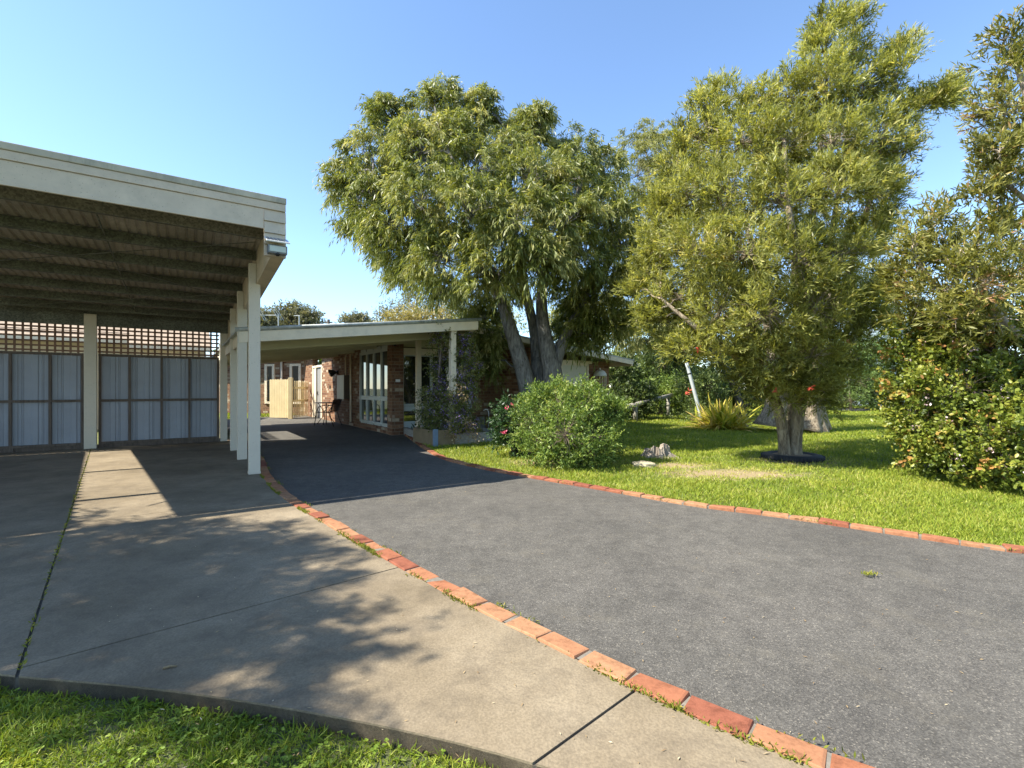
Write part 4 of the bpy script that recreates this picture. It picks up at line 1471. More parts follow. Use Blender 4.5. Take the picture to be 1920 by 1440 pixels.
for (px, py, r, dy) in [
    (655, 330, 42, 0), (690, 290, 60, -.3), (735, 235, 52, 0), (700, 370, 66, -.6), (668, 405, 34, 0), (690, 430, 45, .2), (720, 460, 40, .2),
    (815, 215, 55, 0), (790, 290, 70, -.9), (852, 265, 55, -.6), (905, 235, 52, 0), (895, 320, 72, -1.4), (958, 290, 48, -.7), (1000, 255, 46, 0), (985, 240, 30, .6),
    (1000, 340, 70, -1.5), (1085, 285, 48, 0), (1060, 340, 60, -1.0), (1130, 320, 45, .3), (790, 380, 78, -1.7), (740, 420, 70, -.9), (880, 400, 80, -2.2),
    (970, 420, 78, -2.3), (1060, 420, 70, -2.0), (1130, 400, 62, -1.2), (1165, 460, 55, -.4), (770, 475, 60, -.6), (840, 490, 72, -1.6), (920, 500, 66, -2.2), (1010, 490, 60, -2.3),
    (1090, 480, 62, -1.7), (1150, 530, 52, -.2), (830, 545, 38, .5), (885, 555, 44, .6), (950, 540, 36, -.4), (1075, 545, 45, .5), (1120, 570, 55, 0.2), (1085, 600, 46, .4),
    (1150, 600, 40, .2), (1100, 625, 38, .3),
    (800, 300, 70, .6), (900, 300, 80, .7), (1000, 330, 80, .6), (1090, 360, 70, .5), (860, 430, 80, .6), (960, 430, 80, .7), (1060, 460, 80, .5), (740, 350, 60, .5), (908, 598, 30, .5), (932, 640, 24, .6), (920, 682, 17, .7), (1075, 612, 30, .6),
    (775, 250, 40, -.4), (640, 355, 24, .2), (720, 205, 22, 0), (828, 178, 26, 0), (905, 195, 24, 0), (1010, 222, 22, 0), (760, 520, 22, 0)]:
    lobA.append(lobe(px, py, r * 0.80, YA + dy, int(12 + r * 0.42), 1.0, 1.0, 1.05))
specA = dict(twigs=11, leaves=12, tlen=0.31, spread=0.06, out=0.7, rand=0.55, up=0.45, droop=0.62, along=0.42, lrand=0.45, hang=0.68, llen=0.13, asp=0.17,
             br=0.030, br2=0.007, rmin=0.55, tone=0.45, ctv=0.20, tipt=0.3, odd=0.02, sag=0.1)
crown(treeA, 'crown', 'leafA', lobA, la, specA, 11, oA, wA)
wA.build('trunk', 'bark1', treeA, smooth=True)

# --- tree A2: paler tree of the same habit behind, between the two big ones
YA2 = 17.8
l2 = [refine(L3([(1395, 790, .17, 1.5), (1375, 720, .15, 1.2), (1330, 640, .13, .6), (1270, 570, .11, 0), (1240, 500, .10, 0), (1225, 400, .06, 0), (1215, 300, .03, 0)], YA2)),
      refine(L3([(1270, 570, .10, 0), (1290, 500, .07, -.3), (1310, 420, .04, -.4)], YA2)), refine(L3([(1250, 600, .10, 0), (1205, 520, .07, .3), (1190, 430, .04, .3)], YA2))]
o2 = P(1395, 790, YA2 + 1.5)
treeA2 = thing('weeping_tree', (o2[0], o2[1], 0), 'paler drooping tree half hidden between the two largest trees', 'tree')
w2b = wood('trunk', 'bark1', l2, treeA2, (o2[0], o2[1], 0), 9)
lob2 = [lobe(px, py, r, YA2 + dy, int(14 + r * .5)) for (px, py, r, dy) in [
    (1205, 270, 42, 0), (1195, 330, 55, -.6), (1250, 290, 50, -.3), (1180, 400, 50, -.4), (1230, 390, 60, -1.0), (1190, 470, 50, -.6), (1240, 480, 60, -1), (1190, 545, 45, -.3),
    (1235, 570, 50, -.8), (1290, 430, 70, -.4), (1290, 340, 60, 0), (1300, 540, 60, 0), (1185, 610, 38, 0), (1215, 640, 30, .4)]]
crown(treeA2, 'crown', 'leafA2', lob2, l2, dict(specA, tone=0.5, llen=0.14), 12, (o2[0], o2[1], 0), w2b)
w2b.build('trunk', 'bark1', treeA2, smooth=True)

# --- tree B: bottlebrush on the lawn
YB = 8.15
lb = [L3([(1473, 862, .125, 0), (1471, 838, .088, 0), (1466, 795, .082, -.05), (1455, 755, .075, -.1), (1430, 690, .11, -.2), (1400, 600, .08, -.3), (1370, 480, .05, -.5), (1340, 330, .025, -.4)], YB),
      L3([(1490, 863, .135, .05), (1491, 838, .10, .05), (1495, 790, .092, 0), (1503, 740, .088, 0), (1508, 660, .115, .1), (1512, 560, .09, .1), (1520, 440, .06, 0), (1535, 300, .04, 0), (1550, 150, .02, 0), (1548, 60, .01, 0)], YB),
      L3([(1482, 858, .10, .12), (1481, 800, .07, .2), (1490, 720, .11, .4), (1450, 600, .07, .8), (1430, 450, .05, 1.0), (1420, 300, .025, .9)], YB),
      L3([(1505, 690, .09, .05), (1560, 600, .07, .1), (1600, 480, .05, .2), (1640, 340, .035, .2), (1670, 220, .02, .1), (1740, 190, .014, .0), (1780, 175, .008, 0)], YB),
      L3([(1508, 660, .08, .1), (1530, 560, .06, .9), (1560, 430, .045, 1.3), (1590, 250, .03, .9), (1600, 90, .012, .5)], YB),
      L3([(1440, 710, .07, -.2), (1370, 660, .05, -.7), (1300, 610, .035, -.8), (1240, 560, .02, -.6)], YB),
      L3([(1510, 600, .07, .1), (1500, 500, .06, -.9), (1480, 400, .04, -1.3), (1470, 260, .025, -.8)], YB)]
lb = [refine(l) for l in lb]
oB = P(1484, 862, YB)
treeB = thing('bottlebrush_tree', (oB[0], oB[1], 0), 'tall olive green bottlebrush tree growing out of a tyre ring on the lawn', 'tree')
oBt = (oB[0], oB[1], 0)
wB = wood('trunk', 'bark2', lb, treeB, oBt, 11, 0.09, 4)
lobB = []
for (px, py, r, dy) in [
    (1548, 50, 22, 0), (1545, 100, 34, 0), (1600, 45, 18, .2), (1598, 100, 26, .3), (1690, 100, 20, 0), (1675, 150, 34, 0), (1620, 160, 52, .2), (1545, 165, 58, -.3), (1480, 190, 48, 0), (1420, 195, 40, 0),
    (1365, 190, 36, .2), (1325, 205, 26, 0), (1700, 215, 26, 0), (1742, 195, 26, 0), (1778, 172, 15, 0), (1785, 192, 10, 0), (1310, 260, 50, 0), (1390, 270, 64, -.7), (1470, 280, 68, -1.0), (1560, 270, 66, -.9), (1640, 260, 58, -.3), (1675, 285, 30, .2), (1275, 310, 38, .2),
    (1290, 370, 58, -.4), (1370, 370, 72, -1.2), (1460, 380, 74, -1.6), (1550, 370, 70, -1.4), (1625, 370, 60, -.6), (1672, 350, 22, 0), (1250, 400, 42, 0), (1240, 460, 46, -.2), (1310, 470, 66, -1.1), (1400, 480, 74, -1.7), (1490, 490, 74, -1.8), (1570, 480, 64, -1.2), (1630, 460, 44, -.3), (1665, 410, 18, 0),
    (1222, 520, 36, 0), (1275, 560, 56, -.7), (1350, 580, 66, -1.4), (1440, 590, 70, -1.7), (1530, 580, 64, -1.4), (1600, 570, 56, -.6), (1640, 540, 28, 0), (1240, 600, 36, -.2), (1290, 650, 44, -.7), (1350, 655, 40, -1.1), (1435, 675, 46, -1.2), (1520, 670, 52, -1.2), (1590, 650, 44, -.6), (1635, 610, 30, -.2),
    (1430, 730, 22, -.8), (1530, 730, 28, -.8), (1465, 738, 22, -.5), (1505, 728, 26, -.5), (1400, 698, 24, -.7), (1480, 712, 28, -.9), (1545, 745, 18, -.3), (1570, 700, 28, -.5),
    (1330, 300, 60, 1.2), (1430, 320, 80, 1.7), (1530, 300, 80, 1.7), (1620, 330, 60, 1.2), (1330, 450, 70, 1.3), (1440, 470, 80, 1.8), (1550, 470, 70, 1.6), (1360, 600, 60, 1.1), (1460, 600, 70, 1.5), (1560, 600, 60, 1.2), (1590, 215, 50, .8), (1480, 235, 50, .7), (1215, 600, 14, -.3), (1195, 545, 14, 0)]:
    lobB.append(lobe(px, py, r * 0.82, YB + dy * .72, int(9 + r * 0.47)))
specB = dict(twigs=7, leaves=18, tlen=0.27, spread=0.05, out=0.55, rand=0.55, up=0.55, droop=0.12, along=0.7, lrand=0.6, hang=0.0, llen=0.085, asp=0.17,
             br=0.020, br2=0.006, rmin=0.5, tone=0.45, ctv=0.22, tipt=0.2, odd=0.025)
cB, nB, rB = crown(treeB, 'crown', 'leafB', lobB, lb, specB, 21, oBt, wB)
wB.build('trunk', 'bark2', treeB, smooth=True)
fpt = np.array([P(1290, 735, YB - .9), P(1455, 732, YB - .9), P(1520, 728, YB - 1.1), P(1790, 190, YB), P(1590, 642, YB - .9), P(1310, 655, YB - .9)])
for i, q in enumerate(fpt):
    flowers('flower_petals', 'red', q[None], 0.05, 16, treeB, oBt, 4 + i, 0.014, 0.3)

# --- tree B2: thick fluted trunk behind it
YC = 13.3
lc = [L3([(1452, 800, .50, 0), (1456, 770, .30, 0), (1462, 720, .26, 0), (1450, 620, .2, 0), (1420, 500, .12, 0), (1400, 420, .05, 0)], YC),
      L3([(1505, 806, .62, 0), (1510, 780, .42, 0), (1513, 745, .36, 0), (1515, 690, .33, 0), (1530, 600, .24, 0), (1570, 500, .15, 0), (1600, 400, .06, 0)], YC),
      L3([(1535, 806, .30, .1), (1530, 770, .22, .1), (1525, 720, .2, .1), (1500, 600, .14, .3), (1490, 480, .08, .6)], YC)]
lc = [refine(l) for l in lc]
oC = P(1505, 810, YC)
treeC = thing('fluted_tree', (oC[0], oC[1], 0), 'old tree with broad fluted tan trunks just behind the bottlebrush', 'tree')
wC = wood('trunk', 'bark2', lc, treeC, (oC[0], oC[1], 0), 20, 0.14, 7)
lobC = [lobe(px, py, r, YC + dy, int(10 + r * .4)) for (px, py, r, dy) in [(1400, 430, 70, 0), (1480, 400, 80, .3), (1570, 430, 80, 0), (1640, 480, 60, 0), (1600, 560, 60, .4), (1420, 560, 70, .5), (1500, 520, 80, -.6), (1350, 520, 60, 0), (1660, 590, 40, .3)]]
crown(treeC, 'crown', 'leafB', lobC, lc, dict(specB, llen=0.11, tlen=0.4, twigs=7, leaves=11, tone=0.3), 22, (oC[0], oC[1], 0), wC)
wC.build('trunk', 'bark2', treeC, smooth=True)

# --- tree D: bottlebrush reaching in from the right
YD = 6.0
ld = [L3([(2090, 872, .15, 0), (2060, 780, .11, 0), (2000, 690, .08, -.1), (1925, 640, .05, -.2), (1880, 600, .038, -.25), (1845, 540, .025, -.3), (1800, 470, .02, -.5)], YD),
      L3([(2060, 780, .14, 0), (2050, 600, .11, .2), (2000, 420, .08, .2), (1950, 250, .05, 0), (1900, 110, .02, 0)], YD),
      L3([(1900, 615, .03, -.25), (1840, 590, .022, -.2), (1760, 540, .02, 0), (1710, 470, .012, 0)], YD),
      L3([(2000, 420, .06, .2), (1930, 380, .035, 0), (1870, 330, .02, 0)], YD)]
ld = [refine(l) for l in ld]
oD = P(2090, 872, YD)
treeD = thing('bottlebrush_tree', (oD[0], oD[1], 0), 'sparse bottlebrush tree with brown tips reaching in above the flowering shrub', 'tree')
wD = wood('trunk', 'bark2', ld, treeD, (oD[0], oD[1], 0), 9)
lobD = [lobe(px, py, r * (.78 if py < 400 else .9), YD + dy, int(4 + r * k * (.42 if py < 400 else .56))) for (px, py, r, dy, k) in [
    (1895, 70, 22, 0, .3), (1885, 120, 36, 0, .34), (1915, 150, 40, 0, .4), (1850, 205, 22, 0, .2), (1885, 215, 38, 0, .38), (1920, 240, 50, .2, .4), (1875, 285, 34, -.2, .36), (1860, 300, 20, 0, .3), (1910, 320, 50, 0, .4), (1860, 345, 24, 0, .3),
    (1905, 390, 42, 0, .4), (1840, 375, 20, 0, .3), (1760, 415, 20, 0, .3), (1715, 445, 24, 0, .3), (1735, 465, 40, .2, .34), (1780, 490, 44, -.3, .34), (1840, 450, 44, 0, .34), (1890, 460, 50, 0, .36), (1720, 510, 42, .2, .36), (1780, 545, 50, -.3, .38), (1850, 530, 60, -.5, .38), (1910, 540, 60, -.4, .38),
    (1720, 575, 40, .3, .32), (1790, 600, 40, -.3, .34), (1870, 600, 50, -.5, .34), (1690, 540, 30, .4, .3), (1960, 300, 90, .3, .3), (1990, 450, 110, .3, .3), (1980, 580, 90, 0, .3), (2080, 350, 110, .5, .2)]]
crown(treeD, 'crown', 'leafB2', lobD, ld, dict(specB, twigs=6, leaves=16, tlen=0.26, llen=0.085, asp=.22, rmin=0.3, tone=0.42, ctv=0.2, odd=0.035, out=0.7), 31, (oD[0], oD[1], 0), wD)
wD.build('trunk', 'paletwig', treeD, smooth=True)


# ------------------------------------------------------------------ shrubs
def shrub(name, label, cat, base, lobes, mat, spec, seed, stems=6, group=None, spread=0.3, bark='twigm'):
    o = thing(name, (base[0], base[1], 0), label, cat, 0, group)
    rng = np.random.default_rng(seed + 100)
    top = np.mean([l[0] for l in lobes], axis=0)
    limbs = []
    for k in range(stems):
        l = lobes[k % len(lobes)][0]
        b = np.array((base[0], base[1], 0.0)) + np.append(rng.normal(size=2) * spread * 0.3, -0.03)
        m = (b + l) / 2 + rng.normal(size=3) * 0.08
        limbs.append([(*b, 0.035), (*m, 0.024), (*l, 0.01)])
    wm = wood('stems', bark, limbs, o, (base[0], base[1], 0), 6)
    r = crown(o, 'foliage', mat, lobes, limbs, dict(spec, br=0.012, br2=0.005), seed, (base[0], base[1], 0), wm)
    wm.build('stems', bark, o, smooth=True)
    return o, r


YS = 7.8
bs = g(1058, 868)
lobS = [lobe(px, py + 8, r * .92, YS + dy, int(18 + r * .75)) for (px, py, r, dy) in [
    (1000, 790, 44, -.1), (1040, 760, 46, -.2), (1095, 760, 44, -.2), (1050, 735, 28, .1), (1090, 735, 26, .1), (1130, 790, 38, 0), (1010, 825, 40, -.3), (1060, 810, 55, -.7), (1110, 815, 46, -.5),
    (1045, 845, 30, -.5), (1100, 845, 28, -.4), (1000, 770, 34, .4), (1060, 770, 55, .6), (1120, 770, 40, .5), (1015, 745, 24, 0), (1140, 820, 24, 0), (1150, 765, 18, 0)]]
specS = dict(twigs=6, leaves=9, tlen=0.16, spread=0.05, out=0.75, rand=0.6, up=0.3, droop=0.1, along=0.6, lrand=0.75, llen=0.052, asp=0.36, rmin=0.45, tone=0.5, ctv=0.16, tipt=0.25, odd=0.03, zmin=0.02)
shrub('round_shrub', 'large rounded light green shrub on the lawn in front of the forked trunks', 'shrub', bs, lobS, 'leafC', specS, 41, 9)
bc = (P(968, 850, 8.6)[0], 8.6)
lobK = [lobe(px, py, r, 8.5 + dy, int(16 + r * .6)) for (px, py, r, dy) in [(960, 775, 24, 0), (955, 800, 28, -.1), (965, 830, 26, 0), (990, 770, 24, .2), (948, 822, 18, 0), (985, 800, 30, .2)]]
cam_sh, rk = shrub('camellia_shrub', 'dark green camellia with two pink blooms beside the round shrub', 'shrub', bc, lobK, 'leafD', dict(specS, llen=0.06, tone=0.45), 42, 5)
for i, q in enumerate((P(951, 764, 8.15), P(945, 811, 8.1), P(962, 758, 8.3))):
    flowers('bloom_petals', 'pink', q[None], 0.042, 14, cam_sh, (bc[0], bc[1], 0), 5 + i, 0.012)

# flowering hawthorn at the right edge
YH = 6.45
bh = g(1790, 884)
lobH = [lobe(px, py, r, YH + dy, int(8 + r * .5)) for (px, py, r, dy) in [
    (1720, 640, 44, .3), (1760, 610, 40, .2), (1740, 690, 50, .1), (1800, 650, 56, -.2), (1860, 660, 60, -.4), (1910, 690, 60, -.5), (1700, 730, 30, .1), (1745, 750, 54, -.2), (1815, 730, 62, -.5), (1885, 750, 62, -.7),
    (1720, 800, 40, 0), (1780, 810, 54, -.4), (1850, 810, 62, -.8), (1910, 820, 60, -.9), (1740, 850, 28, -.1), (1810, 860, 40, -.6), (1870, 870, 44, -.9), (1925, 880, 44, -1.0), (1990, 750, 90, -.4), (1990, 850, 80, -.8), (1695, 770, 24, .1),
    (1820, 740, 80, .5), (1900, 760, 80, .4), (1700, 665, 26, .3), (1840, 615, 40, 0), (1900, 620, 44, -.3)]]
specH = dict(twigs=6, leaves=9, tlen=0.19, spread=0.05, out=0.8, rand=0.6, up=0.3, along=0.5, lrand=0.85, llen=0.052, asp=0.58, rmin=0.45, tone=0.48, ctv=0.22, tipt=0.25, odd=0.014, round=True, zmin=0.06)
haw, rh = shrub('flowering_shrub', 'big glossy leaved shrub with blush flowers and orange new leaves at the lawn edge', 'shrub', bh, lobH, 'leafE', specH, 43, 12)
rngf = np.random.default_rng(9)
selp = rh[0][(rh[1][:, 1] < 0.1)]
selp = selp[rngf.random(len(selp)) < 0.16] + np.array((0, -0.12, 0.04))
flowers('flowers', 'blush', selp, 0.030, 12, haw, (bh[0], bh[1], 0), 6, 0.026)

# climbing vine on the verandah post
YV = 10.42
bv = pl(0.35, 0.6, 0)
lobV = [lobe(px, py, r, YV + dy, int(7 + r * 0.85)) for (px, py, r, dy) in [
    (830, 620, 13, -.1), (822, 640, 14, 0), (828, 665, 14, .2), (868, 640, 15, .1), (872, 665, 18, .1), (880, 690, 18, .2), (858, 680, 12, .3), (818, 690, 12, .2), (862, 710, 20, .1), (835, 720, 18, .1), (880, 720, 12, .3), (812, 740, 18, 0),
    (840, 750, 24, -.2), (870, 745, 20, 0), (815, 775, 22, 0), (850, 780, 28, -.3), (880, 785, 18, -.1), (800, 765, 12, 0), (830, 800, 20, -.2), (865, 805, 22, -.3), (884, 805, 14, -.2), (805, 795, 14, .1), (890, 690, 8, .2)]]
specV = dict(twigs=5, leaves=8, tlen=0.17, spread=0.06, out=0.6, rand=0.8, up=-0.1, droop=0.3, along=0.4, lrand=0.9, hang=.3, llen=0.06, asp=0.38, rmin=0.15, tone=0.4, ctv=0.2, tipt=0.15, odd=0.05, zmin=0.30)
vine, rv = shrub('flowering_vine', 'purple flowering vine climbing the verandah post from the planter box', 'vine', bv, lobV, 'leafV', specV, 44, 8)
rngf = np.random.default_rng(10)
sp_ = rv[0][rngf.random(len(rv[0])) < 0.6] + rngf.normal(size=(1, 3)) * 0.02 + np.array((0, -0.08, 0))
flowers('flowers', 'purple', sp_, 0.024, 9, vine, (bv[0], bv[1], 0), 7, 0.045)
dryp = np.array([P(px, py, YV - .5) for px, py in ((845, 800), (850, 815), (858, 822), (880, 800), (885, 815), (890, 822), (875, 790), (862, 730), (868, 745), (848, 735))])
flowers('dry_foliage', 'litter', dryp, 0.05, 46, vine, (bv[0], bv[1], 0), 8, 0.06, 0.3)


def strappy(name, label, c, n, L, W, mat, seed, arc=(0.15, 0.6), el=(0.5, 1.45), grp=None, tone=(0.2, 0.85)):
    rng = np.random.default_rng(seed)
    o = thing(name, (c[0], c[1], 0), label, 'plant', 0, grp)
    an = rng.uniform(0, 2 * math.pi, n)
    e = rng.uniform(el[0], el[1], n)
    d = np.stack([np.cos(an) * np.cos(e), np.sin(an) * np.cos(e), np.sin(e)], 1)
    p = np.stack([c[0] + rng.normal(0, L * .18, n), c[1] + rng.normal(0, L * .18, n), np.full(n, 0.0)], 1)
    leaf_object('leaves', mat, p, d, L * rng.uniform(.6, 1.1, n), W * rng.uniform(.8, 1.2, n), rng.uniform(tone[0], tone[1], n), o, (c[0], c[1], 0), rng, arc=rng.uniform(arc[0], arc[1], n), up=np.array((0, 0, 1.0)))
    return o


sy = g(1355, 805)
strappy('strappy_plant', 'bright yellow green clump of sword leaves on the lawn', sy, 560, 1.18, 0.066, 'strap', 51, (0.1, 0.5), (0.1, 1.45), tone=(0.25, 1.0))
sa = g(772, 812)
strappy('strappy_plant', 'dark green strappy plant under the wide verandah window', (sa[0], sa[1]), 46, 0.62, 0.035, 'strapd', 52, (0.1, 0.5), (0.4, 1.4))


# ------------------------------------------------------------------ tyre rings, stump, rocks, rail, pole, ornament
def tyre(label, c, R, r, sapling=False, z=0.0):
    o = thing('tyre_ring', (c[0], c[1], 0), label, 'tyre', 0, 'old tyres used as plant rings')
    m = MB((c[0], c[1], 0))
    prof = []
    for k in range(14):
        an = 2 * math.pi * k / 14
        prof.append((R - r + r * 1.0 * math.cos(an), z + 0.035 + r * 0.62 * math.sin(an)))
    m.lathe(prof, (c[0], c[1], 0), 56, True)
    for k in range(56):                      # tread blocks
        an = 2 * math.pi * k / 56
        ca, sa_ = math.cos(an), math.sin(an)
        p = (c[0] + ca * (R - 0.004), c[1] + sa_ * (R - 0.004), z + 0.035 - r * .4)
        m.bar(p, (p[0], p[1], z + 0.035 + r * .4), 0.03, 0.016, (ca, sa_, 0))
    m.build('tyre', 'rubber', o, smooth=True)
    sm = MB((c[0], c[1], 0)).lathe([(0, 0.09), (R * .4, 0.085), (R - r * 1.3, 0.07), (R - r * 1.0, 0.02)], (c[0], c[1], 0), 24)
    sm.build('mulch', 'soil', o, smooth=True)
    return o


tyre('black tyre ring round the foot of the bottlebrush trunk', (oB[0] + .04, oB[1] + .05), 0.47, 0.10)
tyre('black tyre ring under the glossy flowering shrub', (bh[0] - .05, bh[1] - .05), 0.33, 0.10)
ct = g(1596, 771)
tyre('black tyre ring with a thin sapling far across the lawn', ct, 0.82, 0.2)
t_ = thing('sapling', (ct[0], ct[1], 0), 'thin bare sapling stem standing in the far tyre ring', 'sapling')
MB((ct[0], ct[1], 0)).tube([(ct[0], ct[1], 0), (ct[0] - .06, ct[1], 1.0), (ct[0] - .1, ct[1], 2.2), (ct[0] - .02, ct[1], 3.2)], [.07, .055, .045, .02], 8).build('trunk', 'paletwig', t_, smooth=True)


def lump(name, label, cat, c, size, mat, seed, flute=0.0, top=True, part='rock_body'):
    rng = random.Random(seed)
    o = thing(name, (c[0], c[1], 0), label, cat)
    bm = bmesh.new()
    bmesh.ops.create_icosphere(bm, subdivisions=4, radius=1.0)
    ph = [rng.uniform(0, 6.28) for _ in range(12)]
    for v in bm.verts:
        n = v.co.copy()
        k = 1 + 0.10 * math.sin(n.x * 3 + ph[0]) * math.sin(n.y * 4 + ph[1]) + 0.07 * math.sin(n.z * 6 + ph[2] + n.x * 5) + 0.035 * math.sin(n.y * 13 + ph[3]) * math.sin(n.x * 11 + ph[4])
        e = max(abs(n.x), abs(n.y), abs(n.z))
        q = n * k / (e ** 0.6)
        if flute:
            an = math.atan2(n.y, n.x)
            f = 1 + flute * math.sin(9 * an + ph[5]) + flute * .6 * math.sin(17 * an + ph[6])
            fl = 1 + 0.35 * max(0, -n.z)
            q.x *= f * fl
            q.y *= f * fl
            q.z += 0.16 * math.sin(5 * an + ph[7]) * max(0, n.z)
        v.co = Vector((q.x * size[0], q.y * size[1], q.z * size[2] + size[2] * 0.55))
    me = bpy.data.meshes.new(part)
    bm.to_mesh(me)
    bm.free()
    me.polygons.foreach_set('use_smooth', [True] * len(me.polygons))
    me.materials.append(M[mat])
    b = bpy.data.objects.new(part, me)
    COL.objects.link(b)
    b.parent = o
    return o


sx_, sy_ = P(1232, 860, 8.4)[0], 8.4
t_ = thing('tree_stump', (sx_, sy_, 0), 'low weathered grey tree stump on the lawn', 'stump')
rs = random.Random(5)
ph_ = [rs.uniform(0, 6.28) for _ in range(6)]
vs, fs, na, lv = [], [], 72, [(-.02, 1.0), (.03, .82), (.08, .70), (.13, .66), (.17, .64), (.168, .5), (.15, .25)]
for z, k in lv:
    for i in range(na):
        an = 2 * math.pi * i / na
        f = .26 * k * (1 + (.13 + .3 * (k - .64)) * math.sin(6 * an + ph_[0]) + .06 * math.sin(13 * an + ph_[1]) + .035 * math.sin(29 * an + ph_[2]))
        if k > .75 and -1.1 < math.atan2(math.sin(an), math.cos(an)) < .2:
            f *= 1 + (k - .75) * 2.6
        zz = z + (.028 * math.sin(5 * an + ph_[3]) + .016 * math.sin(17 * an + ph_[4])) * (z / .17) - .05 * math.cos(an - 2.6) * (z / .17)
        vs.append((sx_ + f * 1.1 * math.cos(an), sy_ + f * .85 * math.sin(an), zz))
for r_ in range(len(lv) - 1):
    for i in range(na):
        fs.append((r_ * na + i, r_ * na + (i + 1) % na, (r_ + 1) * na + (i + 1) % na, (r_ + 1) * na + i))
fs.append(tuple((len(lv) - 1) * na + i for i in range(na)))
MB((sx_, sy_, 0)).add(vs, fs).build('stump_wood', 'stump', t_)
lump('flat_rock', 'flat tan rock lying in the grass in front of the stump', 'rock', g(1206, 876), (0.17, 0.11, 0.055), 'rock', 4)
lump('grey_rock', 'rounded grey rock at the left foot of the round shrub', 'rock', g(985, 850), (0.11, 0.1, 0.12), 'greyrock', 6)

ra, rb_ = (P(1175, 763, 17.0)), (P(1262, 740, 20.5))
t_ = thing('timber_rail', (ra[0], ra[1], 0), 'low weathered timber rail sloping up to the shrubs on two short posts', 'rail')
MB((ra[0], ra[1], 0)).tube([ra, (ra + rb_) / 2, rb_], [.09, .085, .08], 9).build('rail', 'railwood', t_, smooth=True)
for q, r in ((ra + (rb_ - ra) * 0.16, .085), (ra + (rb_ - ra) * 0.88, .07)):
    MB((ra[0], ra[1], 0)).tube([(q[0], q[1], -.03), (q[0], q[1], q[2] - .04)], r, 9).build('post', 'railwood', t_, smooth=True)
pa_, pb_ = P(1290, 690, 16.5), P(1311, 768, 16.2)
t_ = thing('leaning_pole', (pb_[0], pb_[1], 0), 'pale grey pole leaning among dark shrubs behind the yellow clump', 'pole')
MB((pb_[0], pb_[1], 0)).tube([(pb_[0] + .12, pb_[1], -.05), tuple(pb_), tuple(pa_), tuple(pa_ + (pa_ - pb_) * .12)], .06, 10).build('pole_shaft', 'greypole', t_, smooth=True)
MB((pb_[0], pb_[1], 0)).tube([tuple(pa_ + (pb_ - pa_) * .13), tuple(pa_ + (pb_ - pa_) * .16)], .066, 10).build('band', 'black', t_)
bx, by, bz = P(1125, 745, 14.6)
t_ = thing('birdcage_stand', (bx, by, 0), 'white domed cage with slender bars standing near the right wing window', 'cage')
m_ = MB((bx, by, 0))
m_.lathe([(0.0, 1.76), (0.07, 1.75), (0.14, 1.71), (0.19, 1.64), (0.205, 1.57), (0.19, 1.565), (0.13, 1.69), (0.0, 1.73)], (bx, by, 0), 24)
m_.lathe([(0.0, 1.82), (0.02, 1.81), (0.025, 1.77), (0, 1.74)], (bx, by, 0), 10)
m_.build('dome', 'white', t_, smooth=True)
m_ = MB((bx, by, 0))
for k in range(14):
    an = 2 * math.pi * k / 14
    m_.tube([(bx + .185 * math.cos(an), by + .185 * math.sin(an), .85), (bx + .185 * math.cos(an), by + .185 * math.sin(an), 1.58)], .007, 5)
m_.build('bars', 'cream', t_)
m_ = MB((bx, by, 0))
m_.lathe([(0, .80), (.21, .80), (.21, .86), (0, .86)], (bx, by, 0), 24)
m_.build('tray', 'white', t_)
MB((bx, by, 0)).tube([(bx, by, -.03), (bx, by, .80)], .05, 10).build('stand', 'white', t_)


# ------------------------------------------------------------------ background
def bgshrub(label, c, lob, mat, seed, llen=0.11, asp=0.4, name='garden_shrub', cat='shrub', dens=1.0, group='shrubs at the back of the garden', **kw):
    sp = dict(twigs=5, leaves=8, tlen=0.3, spread=0.1, out=0.7, rand=0.7, up=0.2, along=0.6, lrand=0.8, llen=llen, asp=asp, rmin=0.4, tone=0.5, ctv=0.2, tipt=0.2, zmin=0.0)
    sp.update(kw)
    return shrub(name, label, cat, c, lob, mat, sp, seed, 5, group)


def heap(px0, px1, ytop, ybot, y, n, r, seed, k=22, dy=0.8):
    rng = np.random.default_rng(seed)
    out = []
    for i in range(n):
        px = rng.uniform(px0 + r * .6, px1 - r * .6)
        u = (px - px0) / max(1, px1 - px0)
        top = ytop + (ybot - ytop) * 0.35 * (2 * u - 1) ** 2
        py = rng.uniform(top + r * .7, ybot - r * .3)
        out.append(lobe(px, py, r * rng.uniform(.75, 1.15), y + rng.uniform(-dy, dy), k))
    return out


def base_of(px, y):
    return (P(px, 700, y)[0], y)


bgshrub('dark broad leaved shrub right of the house eave', base_of(1190, 18.5), heap(1130, 1240, 655, 785, 18.5, 14, 24, 61, 26), 'leafF', 61, 0.12, group=None)
bgshrub('pale dappled bush behind the low timber rail', base_of(1235, 21.5), heap(1195, 1290, 690, 775, 21.5, 10, 22, 62, 24), 'leafC', 62, 0.11, group=None)
bgshrub('tall dark tree shape behind the leaning pole', base_of(1265, 22.5), heap(1200, 1330, 610, 765, 22.5, 16, 28, 63, 28), 'leafF', 63, 0.15, name='garden_tree', cat='tree', group=None)
bgshrub('low dark shrub between leaning pole and yellow clump', base_of(1300, 17.5), heap(1275, 1345, 700, 790, 17.5, 8, 20, 64, 24), 'leafF', 64, 0.10, group=None)
bgshrub('shaded shrub directly behind the yellow clump', base_of(1370, 19.5), heap(1320, 1450, 650, 775, 19.5, 12, 26, 65, 26), 'leafF', 65, 0.12, group=None)
bgshrub('rounded bright conifer at the far end of the lawn', base_of(1640, 26), heap(1570, 1705, 618, 764, 26, 22, 30, 66, 40, 1.2), 'leafG', 66, 0.13, 0.22, group=None, twigs=7)
